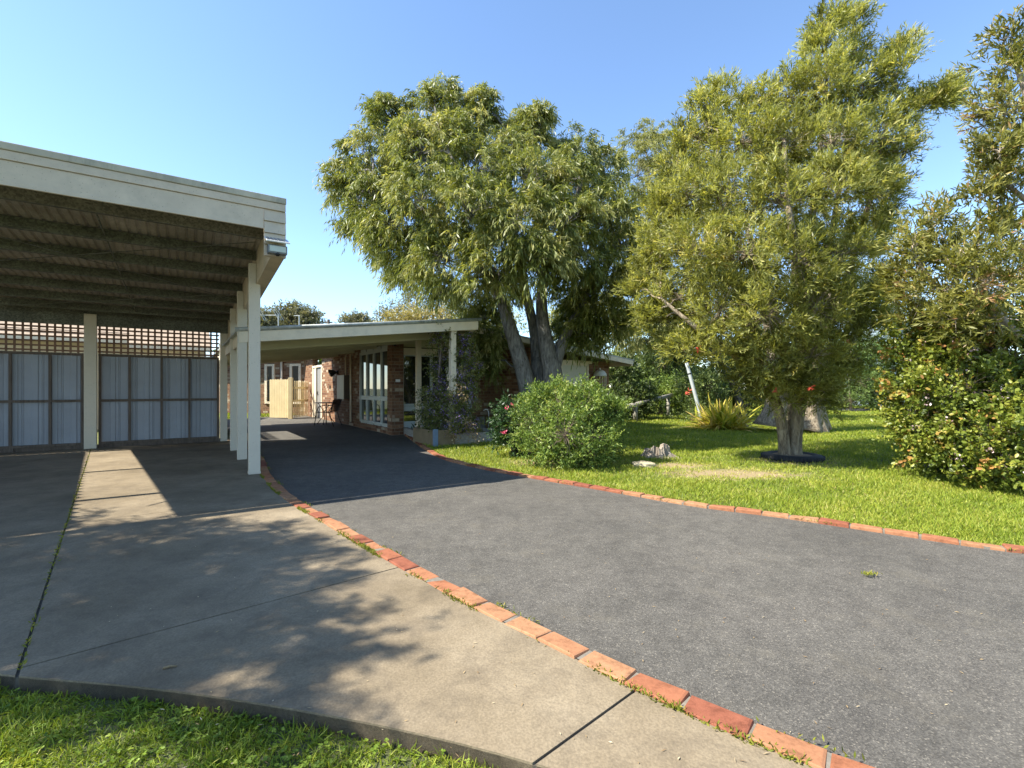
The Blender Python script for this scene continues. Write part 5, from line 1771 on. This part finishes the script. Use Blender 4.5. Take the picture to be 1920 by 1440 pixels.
bgshrub('dark shrub in the gap left of the bright conifer', base_of(1555, 26.5), heap(1500, 1600, 660, 764, 26.5, 12, 26, 67, 26), 'leafF', 67, 0.15, group=None)
bgshrub('dusky hedge plant behind the flowering shrub', base_of(1760, 20), heap(1680, 1900, 600, 775, 20, 18, 32, 68, 28), 'leafF', 68, 0.14, group=None)
bgshrub('olive shrub at the far right behind the reaching branches', base_of(1960, 16), heap(1850, 2100, 600, 790, 16, 16, 36, 69, 28), 'leafF', 69, 0.12, group=None)
bgshrub('feathery screen plant between fluted trunks and conifer', base_of(1440, 27), heap(1380, 1540, 600, 764, 27, 14, 32, 70, 28), 'leafF', 70, 0.16, group=None)


def bgtree(label, px, y, lob, mat, seed, h0=0.6, llen=0.22, r=0.2, keep=1.0, asp=0.35, wmat='twigm', **kw):
    c = base_of(px, y)
    o = thing('background_tree', (c[0], c[1], 0), label, 'tree', 0, 'trees beyond the house and garden')
    top = np.mean([l[0] for l in lob], axis=0)
    rng = np.random.default_rng(seed)
    limbs = [[(c[0], c[1], -.1, r), (c[0] + .1, c[1], top[2] * .45, r * .75), (*top, r * .3)]]
    for l in lob[::2]:
        st_ = np.array((c[0] + .1, c[1], top[2] * .5))
        mm = (st_ + l[0]) / 2 + rng.normal(size=3) * .3
        limbs.append([(*st_, r * .45), (*mm, r * .3), (*l[0], r * .1)])
    wm = wood('trunk', wmat, limbs, o, (c[0], c[1], 0), 7)
    sp = dict(twigs=6, leaves=8, tlen=0.6, spread=0.25, out=0.6, rand=0.7, up=0.2, along=0.5, lrand=0.8, llen=llen, asp=asp, rmin=0.3, tone=0.5, ctv=0.18, tipt=0.2, keep=keep, br=r * .25, br2=r * .08)
    sp.update(kw)
    crown(o, 'crown', mat, lob, limbs, sp, seed, (c[0], c[1], 0), wm)
    wm.build('trunk', wmat, o, smooth=True)
    return o


bgtree('rounded olive tree above the left end of the verandah roof', 545, 46, [lobe(px, py, r, 46 + d, 30) for px, py, r, d in ((545, 590, 18, 0), (530, 600, 18, 0), (565, 595, 16, 0), (585, 604, 14, 0), (510, 606, 14, 0), (550, 605, 22, -1), (575, 612, 18, 0), (525, 612, 18, 0))], 'leafH', 81, llen=.3)
bgtree('grey green tree glimpsed between the carport posts and verandah roof', 480, 44, [lobe(px, py, r, 44, 24) for px, py, r in ((480, 600, 16), (495, 606, 15), (465, 604, 14), (485, 614, 18), (505, 614, 12))], 'leafH', 82, llen=.28)
bgtree('small distant tree over the middle of the verandah roof', 665, 55, [lobe(px, py, r, 55, 16) for px, py, r in ((662, 600, 9), (650, 603, 8), (676, 603, 8), (665, 607, 12), (685, 607, 6))], 'leafH', 83, llen=.28)
bgtree('open spreading tree with bare limbs behind the verandah ridge', 800, 36, [lobe(px, py, r, 36 + d, 18) for px, py, r, d in (
    (745, 580, 12, 0), (725, 592, 12, 0), (765, 560, 14, 0), (785, 545, 14, 0), (810, 530, 12, .5), (800, 560, 16, -1), (830, 545, 14, 0), (845, 570, 16, .5), (780, 575, 16, 0), (820, 580, 16, 0), (755, 600, 14, 0), (715, 598, 8, 0))], 'leafH', 84, llen=.2, keep=.45, wmat='twigm')
bgtree('golden leaved tree low behind the verandah ridge', 795, 30, [lobe(px, py, r, 30 + d, 24) for px, py, r, d in ((740, 606, 14, 0), (770, 600, 15, 0), (800, 598, 16, 0), (830, 598, 14, 0), (855, 600, 12, 0), (790, 612, 18, 0), (750, 618, 14, 0))], 'leafY', 85, llen=.17)
bgtree('pale leafy tree seen between the verandah end and the forked trunks', 915, 29, [lobe(px, py, r, 29 + d, 26) for px, py, r, d in ((890, 600, 18, 0), (915, 610, 22, 0), (940, 625, 22, 0), (895, 630, 22, 0), (925, 640, 22, 0), (960, 610, 22, 0), (880, 615, 14, 0))], 'leafA2', 86, llen=.17)
bgtree('light green tree behind the house roof right of the trunks', 1100, 30, [lobe(px, py, r, 30 + d, 30) for px, py, r, d in ((1070, 590, 26, 0), (1100, 570, 28, 0), (1135, 590, 28, 0), (1165, 605, 26, 0), (1120, 625, 26, 0), (1080, 625, 24, 0), (1160, 640, 24, 0), (1190, 600, 26, 0), (1040, 610, 22, 0))], 'leafA2', 87, llen=.19)
bgtree('dull green tree beyond the garden right of the bottlebrush', 1720, 34, [lobe(px, py, r, 34 + d, 28) for px, py, r, d in ((1690, 590, 26, 0), (1720, 570, 26, 0), (1660, 560, 24, 0), (1760, 590, 28, 0), (1740, 620, 30, 0), (1690, 630, 28, 0), (1790, 560, 26, 0))], 'leafH', 88, llen=.2, keep=.7)
bgtree('tall grey green tree beyond the garden at the far right', 1880, 36, [lobe(px, py, r, 36 + d, 28) for px, py, r, d in ((1830, 500, 30, 0), (1880, 480, 36, 0), (1920, 500, 36, 0), (1850, 550, 36, 0), (1910, 560, 40, 0), (1860, 610, 40, 0), (1930, 620, 40, 0), (1980, 540, 50, 0), (1810, 590, 30, 0))], 'leafH', 89, llen=.22, keep=.7)
bgtree('olive tree beyond the garden behind the bottlebrush crown', 1440, 36, [lobe(px, py, r, 36 + d, 26) for px, py, r, d in ((1380, 560, 30, 0), (1430, 540, 34, 0), (1480, 560, 34, 0), (1530, 550, 34, 0), (1580, 570, 32, 0), (1400, 610, 34, 0), (1460, 620, 36, 0), (1520, 620, 36, 0), (1580, 630, 34, 0), (1340, 600, 30, 0), (1300, 580, 28, 0), (1640, 610, 30, 0), (1250, 600, 26, 0))], 'leafH', 90, llen=.22)

rngw = np.random.default_rng(300)
wl_ = []
for i in range(150):
    px_ = rngw.uniform(200, 2150)
    wl_.append(lobe(px_, rngw.uniform(655, 735), rngw.uniform(18, 34), 52 + rngw.uniform(-3, 3), 14))
npt = 60000
cc = np.array([l[0] for l in wl_])[rngw.integers(0, len(wl_), npt)]
rr_ = np.array([l[1] for l in wl_])[rngw.integers(0, len(wl_), npt)]
leaf_object('distant_woods', 'leafF', cc + rdirs(rngw, npt) * rr_ * rngw.random((npt, 1)) ** .4, rdirs(rngw, npt), .55, .3, rngw.random(npt), None, rng=rngw)['kind'] = 'stuff'
bgshrub('bare branched shrub in front of the angled brick wing', base_of(486, 20.2), heap(462, 506, 700, 775, 20.2, 5, 14, 71, 12, .3), 'leafH', 71, 0.05, group=None, keep=.25)

# neighbouring buildings glimpsed
ns = base_of(1705, 30)
t_ = thing('garden_shed', (ns[0], ns[1], 0), 'blue grey clad building glimpsed between bottlebrush and flowering shrub', 'shed')
O_ = (ns[0], ns[1], 0)
m_ = MB(O_)
m_.box(ns[0] - 1.6, ns[0] + .55, ns[1], ns[1] + 3, -.1, 5.3)
m_.build('wall', 'shedblue', t_)
m_ = MB(O_)
for i in range(18):
    m_.box(ns[0] + .72, ns[0] + 3.6, ns[1] - .012 * (i % 1), ns[1] + 3, -.1 + i * .3, .19 + i * .3)
m_.build('wall', 'shedgrey', t_)
m_ = MB(O_)
m_.box(ns[0] + .55, ns[0] + .72, ns[1] - .12, ns[1] + .2, -.1, 5.35)
m_.build('corner_post', 'greypole', t_)
m_ = MB(O_)
m_.hexa([(ns[0] - 1.9, ns[1] - .5, 5.36), (ns[0] + 3.9, ns[1] - .5, 5.36), (ns[0] + 3.9, ns[1] + 3.4, 5.7), (ns[0] - 1.9, ns[1] + 3.4, 5.7)], [(ns[0] - 1.9, ns[1] - .5, 5.46), (ns[0] + 3.9, ns[1] - .5, 5.46), (ns[0] + 3.9, ns[1] + 3.4, 5.8), (ns[0] - 1.9, ns[1] + 3.4, 5.8)])
m_.build('roof', 'rooftop', t_)

nh = w2(-1.6, 18.5)
NO = (-1.6, 18.5, 0)
t_ = thing('neighbour_house', (nh[0], nh[1], 0), 'tan house with a tiled roof seen only through the carport lattice', 'house', TH)
MB(NO).box(-14, -1.2, 18.6, 26, -.1, 2.55).build('wall', 'tanwall', t_)
m_ = MB(NO)
for i in range(16):                          # stepped tile courses
    y_a, y_b = 18.2 + i * .3, 18.2 + (i + 1) * .3 + .02
    z_ = 2.62 + i * .115
    m_.hexa([(-14.3, y_a, z_), (-0.9, y_a, z_), (-0.9, y_b, z_ + .10), (-14.3, y_b, z_ + .10)], [(-14.3, y_a, z_ + .035), (-0.9, y_a, z_ + .035), (-0.9, y_b, z_ + .135), (-14.3, y_b, z_ + .135)])
m_.build('roof', 'tile', t_)
MB(NO).box(-14.3, -0.9, 18.08, 18.19, 2.5, 2.62).build('gutter', 'cream', t_)

ks = w2(-0.4, 15.8)
KO = (-0.4, 15.8, 0)
t_ = thing('neighbour_shed', (ks[0], ks[1], 0), 'small tan shed with a tiled lean-to roof behind the right lattice', 'shed', TH)
MB(KO).box(-1.0, 0.5, 15.75, 17.0, -.1, 2.26).build('wall', 'tanwall', t_)
m_ = MB(KO)
for i in range(9):
    y_a, y_b = 15.6 + i * .32, 15.6 + (i + 1) * .32 + .02
    z_ = 2.32 + i * .13
    m_.hexa([(-1.15, y_a, z_), (.66, y_a, z_), (.66, y_b, z_ + .11), (-1.15, y_b, z_ + .11)], [(-1.15, y_a, z_ + .035), (.66, y_a, z_ + .035), (.66, y_b, z_ + .145), (-1.15, y_b, z_ + .145)])
m_.build('roof', 'tile', t_)
MB(KO).box(-1.15, .66, 15.5, 15.59, 2.22, 2.32).build('gutter', 'cream', t_)

# antennas and power pole
for px, pyt, y, lab, arms in ((522, 588, 30, 'television aerial with slanted elements above the verandah roof', 1), (561, 592, 31, 'plain tee shaped aerial mast right of the slanted aerial', 0)):
    c = base_of(px, y)
    t_ = thing('television_aerial', (c[0], c[1], 0), lab, 'aerial', 0, 'aerial masts above the verandah roof')
    zt = P(px, pyt, y)[2]
    O_ = (c[0], c[1], 0)
    MB(O_).tube([(c[0], c[1], -.1), (c[0], c[1], zt)], .035, 6).build('mast', 'greypole', t_)
    m_ = MB(O_)
    if arms:
        m_.tube([(c[0] - 1.1, c[1], zt - .1), (c[0] + .15, c[1], zt - .1)], .022, 5)
        for k in range(5):
            x = c[0] - 1.05 + k * .12 if k < 2 else c[0] - .42 + k * .14
            m_.tube([(x - .14, c[1] - .1, zt + .22), (x + .14, c[1] + .1, zt - .42)], .02, 5)
    else:
        m_.tube([(c[0] - .35, c[1], zt), (c[0] + .05, c[1], zt)], .022, 5)
    m_.build('elements', 'greypole', t_)
c = base_of(616, 62)
t_ = thing('power_pole', (c[0], c[1], 0), 'distant timber power pole with a short crossarm', 'pole')
zt = P(616, 599, 62)[2]
MB((c[0], c[1], 0)).tube([(c[0], c[1], -.1), (c[0], c[1], zt)], .17, 8).build('pole_shaft', 'timber', t_)
MB((c[0], c[1], 0)).box(c[0] - .5, c[0] + .5, c[1] - .06, c[1] + .06, zt - .45, zt - .3).build('crossarm', 'timber', t_)
e = P(480, 605, 70)
m_ = MB((c[0], c[1], 0))
m_.tube(curve_pts((c[0], c[1], zt - .25), e, -.01, 8), .03, 4)
m_.build('wire', 'black', t_)

# tree standing left of the camera: it throws the feathery shade over the slab
oT = (-7.5, 1.0, 0)
treeT = thing('shade_tree', oT, 'leafy tree outside the left edge that shades the slab and lawn', 'tree')
lt_ = [[(-7.5, 1.0, -.1, .22), (-7.3, 1.2, 1.6, .17), (-6.9, 1.5, 3.2, .12), (-6.3, 1.8, 5.0, .05)], [(-7.3, 1.2, 1.8, .11), (-6.9, .9, 3.2, .08), (-6.2, .4, 4.6, .03)]]
wT = wood('trunk', 'bark1', lt_, treeT, oT, 9)
lobT = [(np.array(c), (r, r, r * .9), k) for c, r, k in [((-6.3, 1.6, 4.9), 1.0, 80), ((-7.3, 2.0, 4.8), 1.1, 80), ((-6.0, 1.75, 4.6), .72, 60), ((-6.9, 1.95, 5.0), 1.0, 70), ((-5.75, 1.45, 4.2), .42, 30), ((-7.6, 1.75, 4.4), .9, 70), ((-5.8, 1.75, 4.3), .55, 40), ((-4.5, 1.12, 4.0), .34, 26), ((-4.95, 1.25, 4.2), .38, 30), ((-5.35, 1.4, 4.2), .40, 34), ((-4.2, .92, 4.0), .16, 8), ((-6.7, 2.4, 4.2), .8, 50), ((-7.8, 2.7, 4.0), .8, 46), ((-8.2, 1.8, 4.6), 1.0, 60)]]
crown(treeT, 'crown', 'leafA', lobT, lt_, dict(specA, twigs=7, leaves=12, llen=.12), 91, oT, wT)
wT.build('trunk', 'bark1', treeT, smooth=True)


# ------------------------------------------------------------------ grass and small litter
def inside(poly, p):
    poly = np.asarray(poly)
    x, y = p[:, 0], p[:, 1]
    c = np.zeros(len(p), bool)
    j = len(poly) - 1
    for i in range(len(poly)):
        xi, yi, xj, yj = poly[i, 0], poly[i, 1], poly[j, 0], poly[j, 1]
        hit = ((yi > y) != (yj > y)) & (x < (xj - xi) * (y - yi) / (yj - yi + 1e-12) + xi)
        c ^= hit
        j = i
    return c


def patchy(p, s, ph):
    return (np.sin(p[:, 0] * s + ph) * np.sin(p[:, 1] * s * 1.3 + ph * 2) + np.sin(p[:, 0] * s * 2.3 + ph * 3 + p[:, 1] * s) * .6 + np.sin(p[:, 1] * s * 3.1 - p[:, 0] * s * 1.7 + ph) * .5) / 2.1


rng = np.random.default_rng(77)
# lawn to the right: density falls with distance
n = 620000
px = rng.uniform(770, 1990, n)
py = HY + 18 * (330 / 18.0) ** rng.uniform(0.12, 1.0, n)
yy = FPX * H / (py - HY)
pts = np.stack([(px - HX) / FPX * yy, yy], 1)
keep = inside(lawn_edge + LAWN[len(lawn_edge):], pts)
ab = np.stack([CA * pts[:, 0] + SA * pts[:, 1], -SA * pts[:, 0] + CA * pts[:, 1]], 1)
keep &= ~((ab[:, 0] > 4.6) & (ab[:, 0] < 8.0) & (ab[:, 1] > 11.2)) & ~((ab[:, 0] >= 8.0) & (ab[:, 0] < 11.5) & (ab[:, 1] > 10.6)) & ~inside(bed, pts)
bare = np.exp(-(((pts[:, 0] - 3.15) / 1.0) ** 2 + ((pts[:, 1] - 6.75) / .42) ** 2)) + .8 * np.exp(-(((pts[:, 0] - 2.6) / .5) ** 2 + ((pts[:, 1] - 7.5) / .3) ** 2)) \
    + .9 * np.exp(-(((pts[:, 0] - 4.7) / .65) ** 2 + ((pts[:, 1] - 8.0) / .55) ** 2)) + .9 * np.exp(-(((pts[:, 0] - .8) / .8) ** 2 + ((pts[:, 1] - 7.75) / .4) ** 2))
pat = patchy(pts, 2.1, .7)
keep &= rng.random(n) > np.clip(bare * (1.15 + 1.1 * patchy(pts, 9, 2.0)), 0, .93)
keep &= rng.random(n) < .75 + .25 * pat
pts, pat, bare = pts[keep], pat[keep], bare[keep]
n = len(pts)
dist = pts[:, 1]
hgt = (0.030 + 0.0022 * dist) * rng.uniform(.5, 1.35, n) * (1 + .35 * patchy(pts, 3.3, 1.1)) * (1 - .35 * np.clip(bare, 0, 1))
d = np.stack([rng.normal(0, .55, n), rng.normal(0, .55, n), rng.uniform(.45, 1.0, n)], 1)
tone = .52 + .16 * pat + rng.normal(0, .17, n) + .35 * np.clip(bare, 0, 1)
leaf_object('grass', 'grassm', np.column_stack([pts, np.full(n, -.004)]), d, hgt * 1.3, (.0032 + .0008 * dist), tone, None, rng=rng)['kind'] = 'stuff'
bpy.context.scene.objects['grass'].name = 'lawn_grass'
# verge in the foreground: blades and clover
n = 150000
pts = np.stack([rng.uniform(-3.2, 1.3, n), rng.uniform(.85, 2.5, n)], 1)
poly = [tuple(p) for p in front] + [(-8, 0), (2.2, -.5)]
pf = inside(poly, pts)
pat = patchy(pts, 5.0, .3)
bare2 = patchy(pts, 8.0, 4.0)
kp = pf & (rng.random(n) < np.clip(.80 + .55 * bare2, .10, 1))
pts, pat = pts[kp], pat[kp]
n = len(pts)
d = np.stack([rng.normal(0, .6, n), rng.normal(0, .6, n), rng.uniform(.35, 1.0, n)], 1)
L = rng.uniform(.022, .070, n) * (1 + .5 * patchy(pts, 7.5, 2.2))
leaf_object('verge_grass', 'grassm', np.column_stack([pts, np.full(n, -.056)]), d, L, .0024 + .0018 * rng.random(n), .40 + .18 * pat + rng.normal(0, .14, n), None, rng=rng, arc=rng.uniform(0, .6, n))['kind'] = 'stuff'
n = 11000
pts = np.stack([rng.uniform(-3.2, 1.3, n), rng.uniform(.85, 2.5, n)], 1)
kp = inside(poly, pts) & (patchy(pts, 6.0, 2.9) + rng.normal(0, .3, n) > .05)
pts = pts[kp]
n = len(pts)
base = np.column_stack([pts, -.053 + rng.uniform(.008, .032, n)])
p3 = np.repeat(base, 3, 0)
an = np.repeat(rng.uniform(0, 6.28, n), 3) + np.tile((0, 2.094, 4.189), n)
d = np.stack([np.cos(an), np.sin(an), rng.normal(.15, .25, 3 * n)], 1)
leaf_object('clover', 'cloverm', p3, d, rng.uniform(.006, .013, 3 * n), .010, np.repeat(.5 + rng.normal(0, .2, n), 3), None, rng=rng, round_=True, up=np.array((0, 0, 1.0)))['kind'] = 'stuff'
# little grass strip behind the picket panel
n = 16000
pts = np.stack([rng.uniform(-16, -7, n), rng.uniform(15, 26, n)], 1)
kp = inside(back, pts)
pts = pts[kp]
n = len(pts)
d = np.stack([rng.normal(0, .5, n), rng.normal(0, .5, n), rng.uniform(.5, 1, n)], 1)
leaf_object('rear_grass', 'grassm', np.column_stack([pts, np.full(n, -.012)]), d, .13, .03, .5 + rng.normal(0, .15, n), None, rng=rng)['kind'] = 'stuff'
# moss and weeds along the edging joints
cs = offset(curL, -.004)
s = np.concatenate(([0], np.cumsum(np.linalg.norm(np.diff(cs, axis=0), axis=1))))
n = 15000
q = rng.uniform(0, s[-1], n)
q = q[(np.sin(q * 5.1) + np.sin(q * 11.7 + 1) * .8 + np.sin(q * 2.3) * .5 + rng.normal(0, .35, len(q))) > .25]
pt = np.stack([np.interp(q, s, cs[:, 0]), np.interp(q, s, cs[:, 1])], 1) + rng.normal(0, .009, (len(q), 2))
extra = []
for cv, off, nn in ((curL, -.118, 2600), (curR, .108, 2600), (curR, -.02, 5000)):
    c2 = offset(cv, off)
    s2 = np.concatenate(([0], np.cumsum(np.linalg.norm(np.diff(c2, axis=0), axis=1))))
    qq = rng.uniform(0, s2[-1], nn)
    qq = qq[(np.sin(qq * 4.1 + 2) + np.sin(qq * 9.7) + rng.normal(0, .3, len(qq))) > .9]
    extra.append(np.stack([np.interp(qq, s2, c2[:, 0]), np.interp(qq, s2, c2[:, 1])], 1) + rng.normal(0, .012, (len(qq), 2)))
pj = np.array(J1[0])[None] + (np.array(J1[1]) - np.array(J1[0]))[None] * rng.random((420, 1)) ** .7 + rng.normal(0, .006, (420, 2))
wp = np.array(g(1632, 1080))[None] + rng.normal(size=(70, 2)) * np.array((.03, .012))
pt = np.concatenate([pt] + extra + [pj, wp])
n = len(pt)
d = np.stack([rng.normal(0, .7, n), rng.normal(0, .7, n), rng.uniform(.3, 1, n)], 1)
leaf_object('joint_moss', 'mossm', np.column_stack([pt, np.full(n, .010)]), d, rng.uniform(.012, .034, n), .0075, .5 + rng.normal(0, .25, n), None, rng=rng)['kind'] = 'stuff'
# scattered dry leaves on drive, slab and lawn edge
n = 460
px = rng.uniform(200, 1990, n)
py = HY + 55 * (720 / 55.0) ** rng.uniform(0, 1, n)
yy = FPX * H / (py - HY)
pt = np.stack([(px - HX) / FPX * yy, yy], 1)
zz = np.where(inside(slab, pt), .014, -.003)
an = rng.uniform(0, 6.28, n)
d = np.stack([np.cos(an), np.sin(an), rng.normal(0.03, .05, n)], 1)
leaf_object('leaf_litter', 'litter', np.column_stack([pt, zz + .002]), d, rng.uniform(.008, .026, n), rng.uniform(.003, .006, n), rng.random(n), None, rng=rng, up=np.array((0, 0, 1.0)))['kind'] = 'stuff'
tw = g(318, 1259)
t_ = thing('bark_strip', (tw[0], tw[1], 0), 'curled brown strip of bark lying on the concrete slab', 'bark')
MB((tw[0], tw[1], 0)).tube([(tw[0] - .024, tw[1] - .006, .017), (tw[0], tw[1] + .002, .022), (tw[0] + .024, tw[1] + .01, .018)], [.004, .006, .003], 6).build('strip', 'litter' if False else 'board', t_, smooth=True)
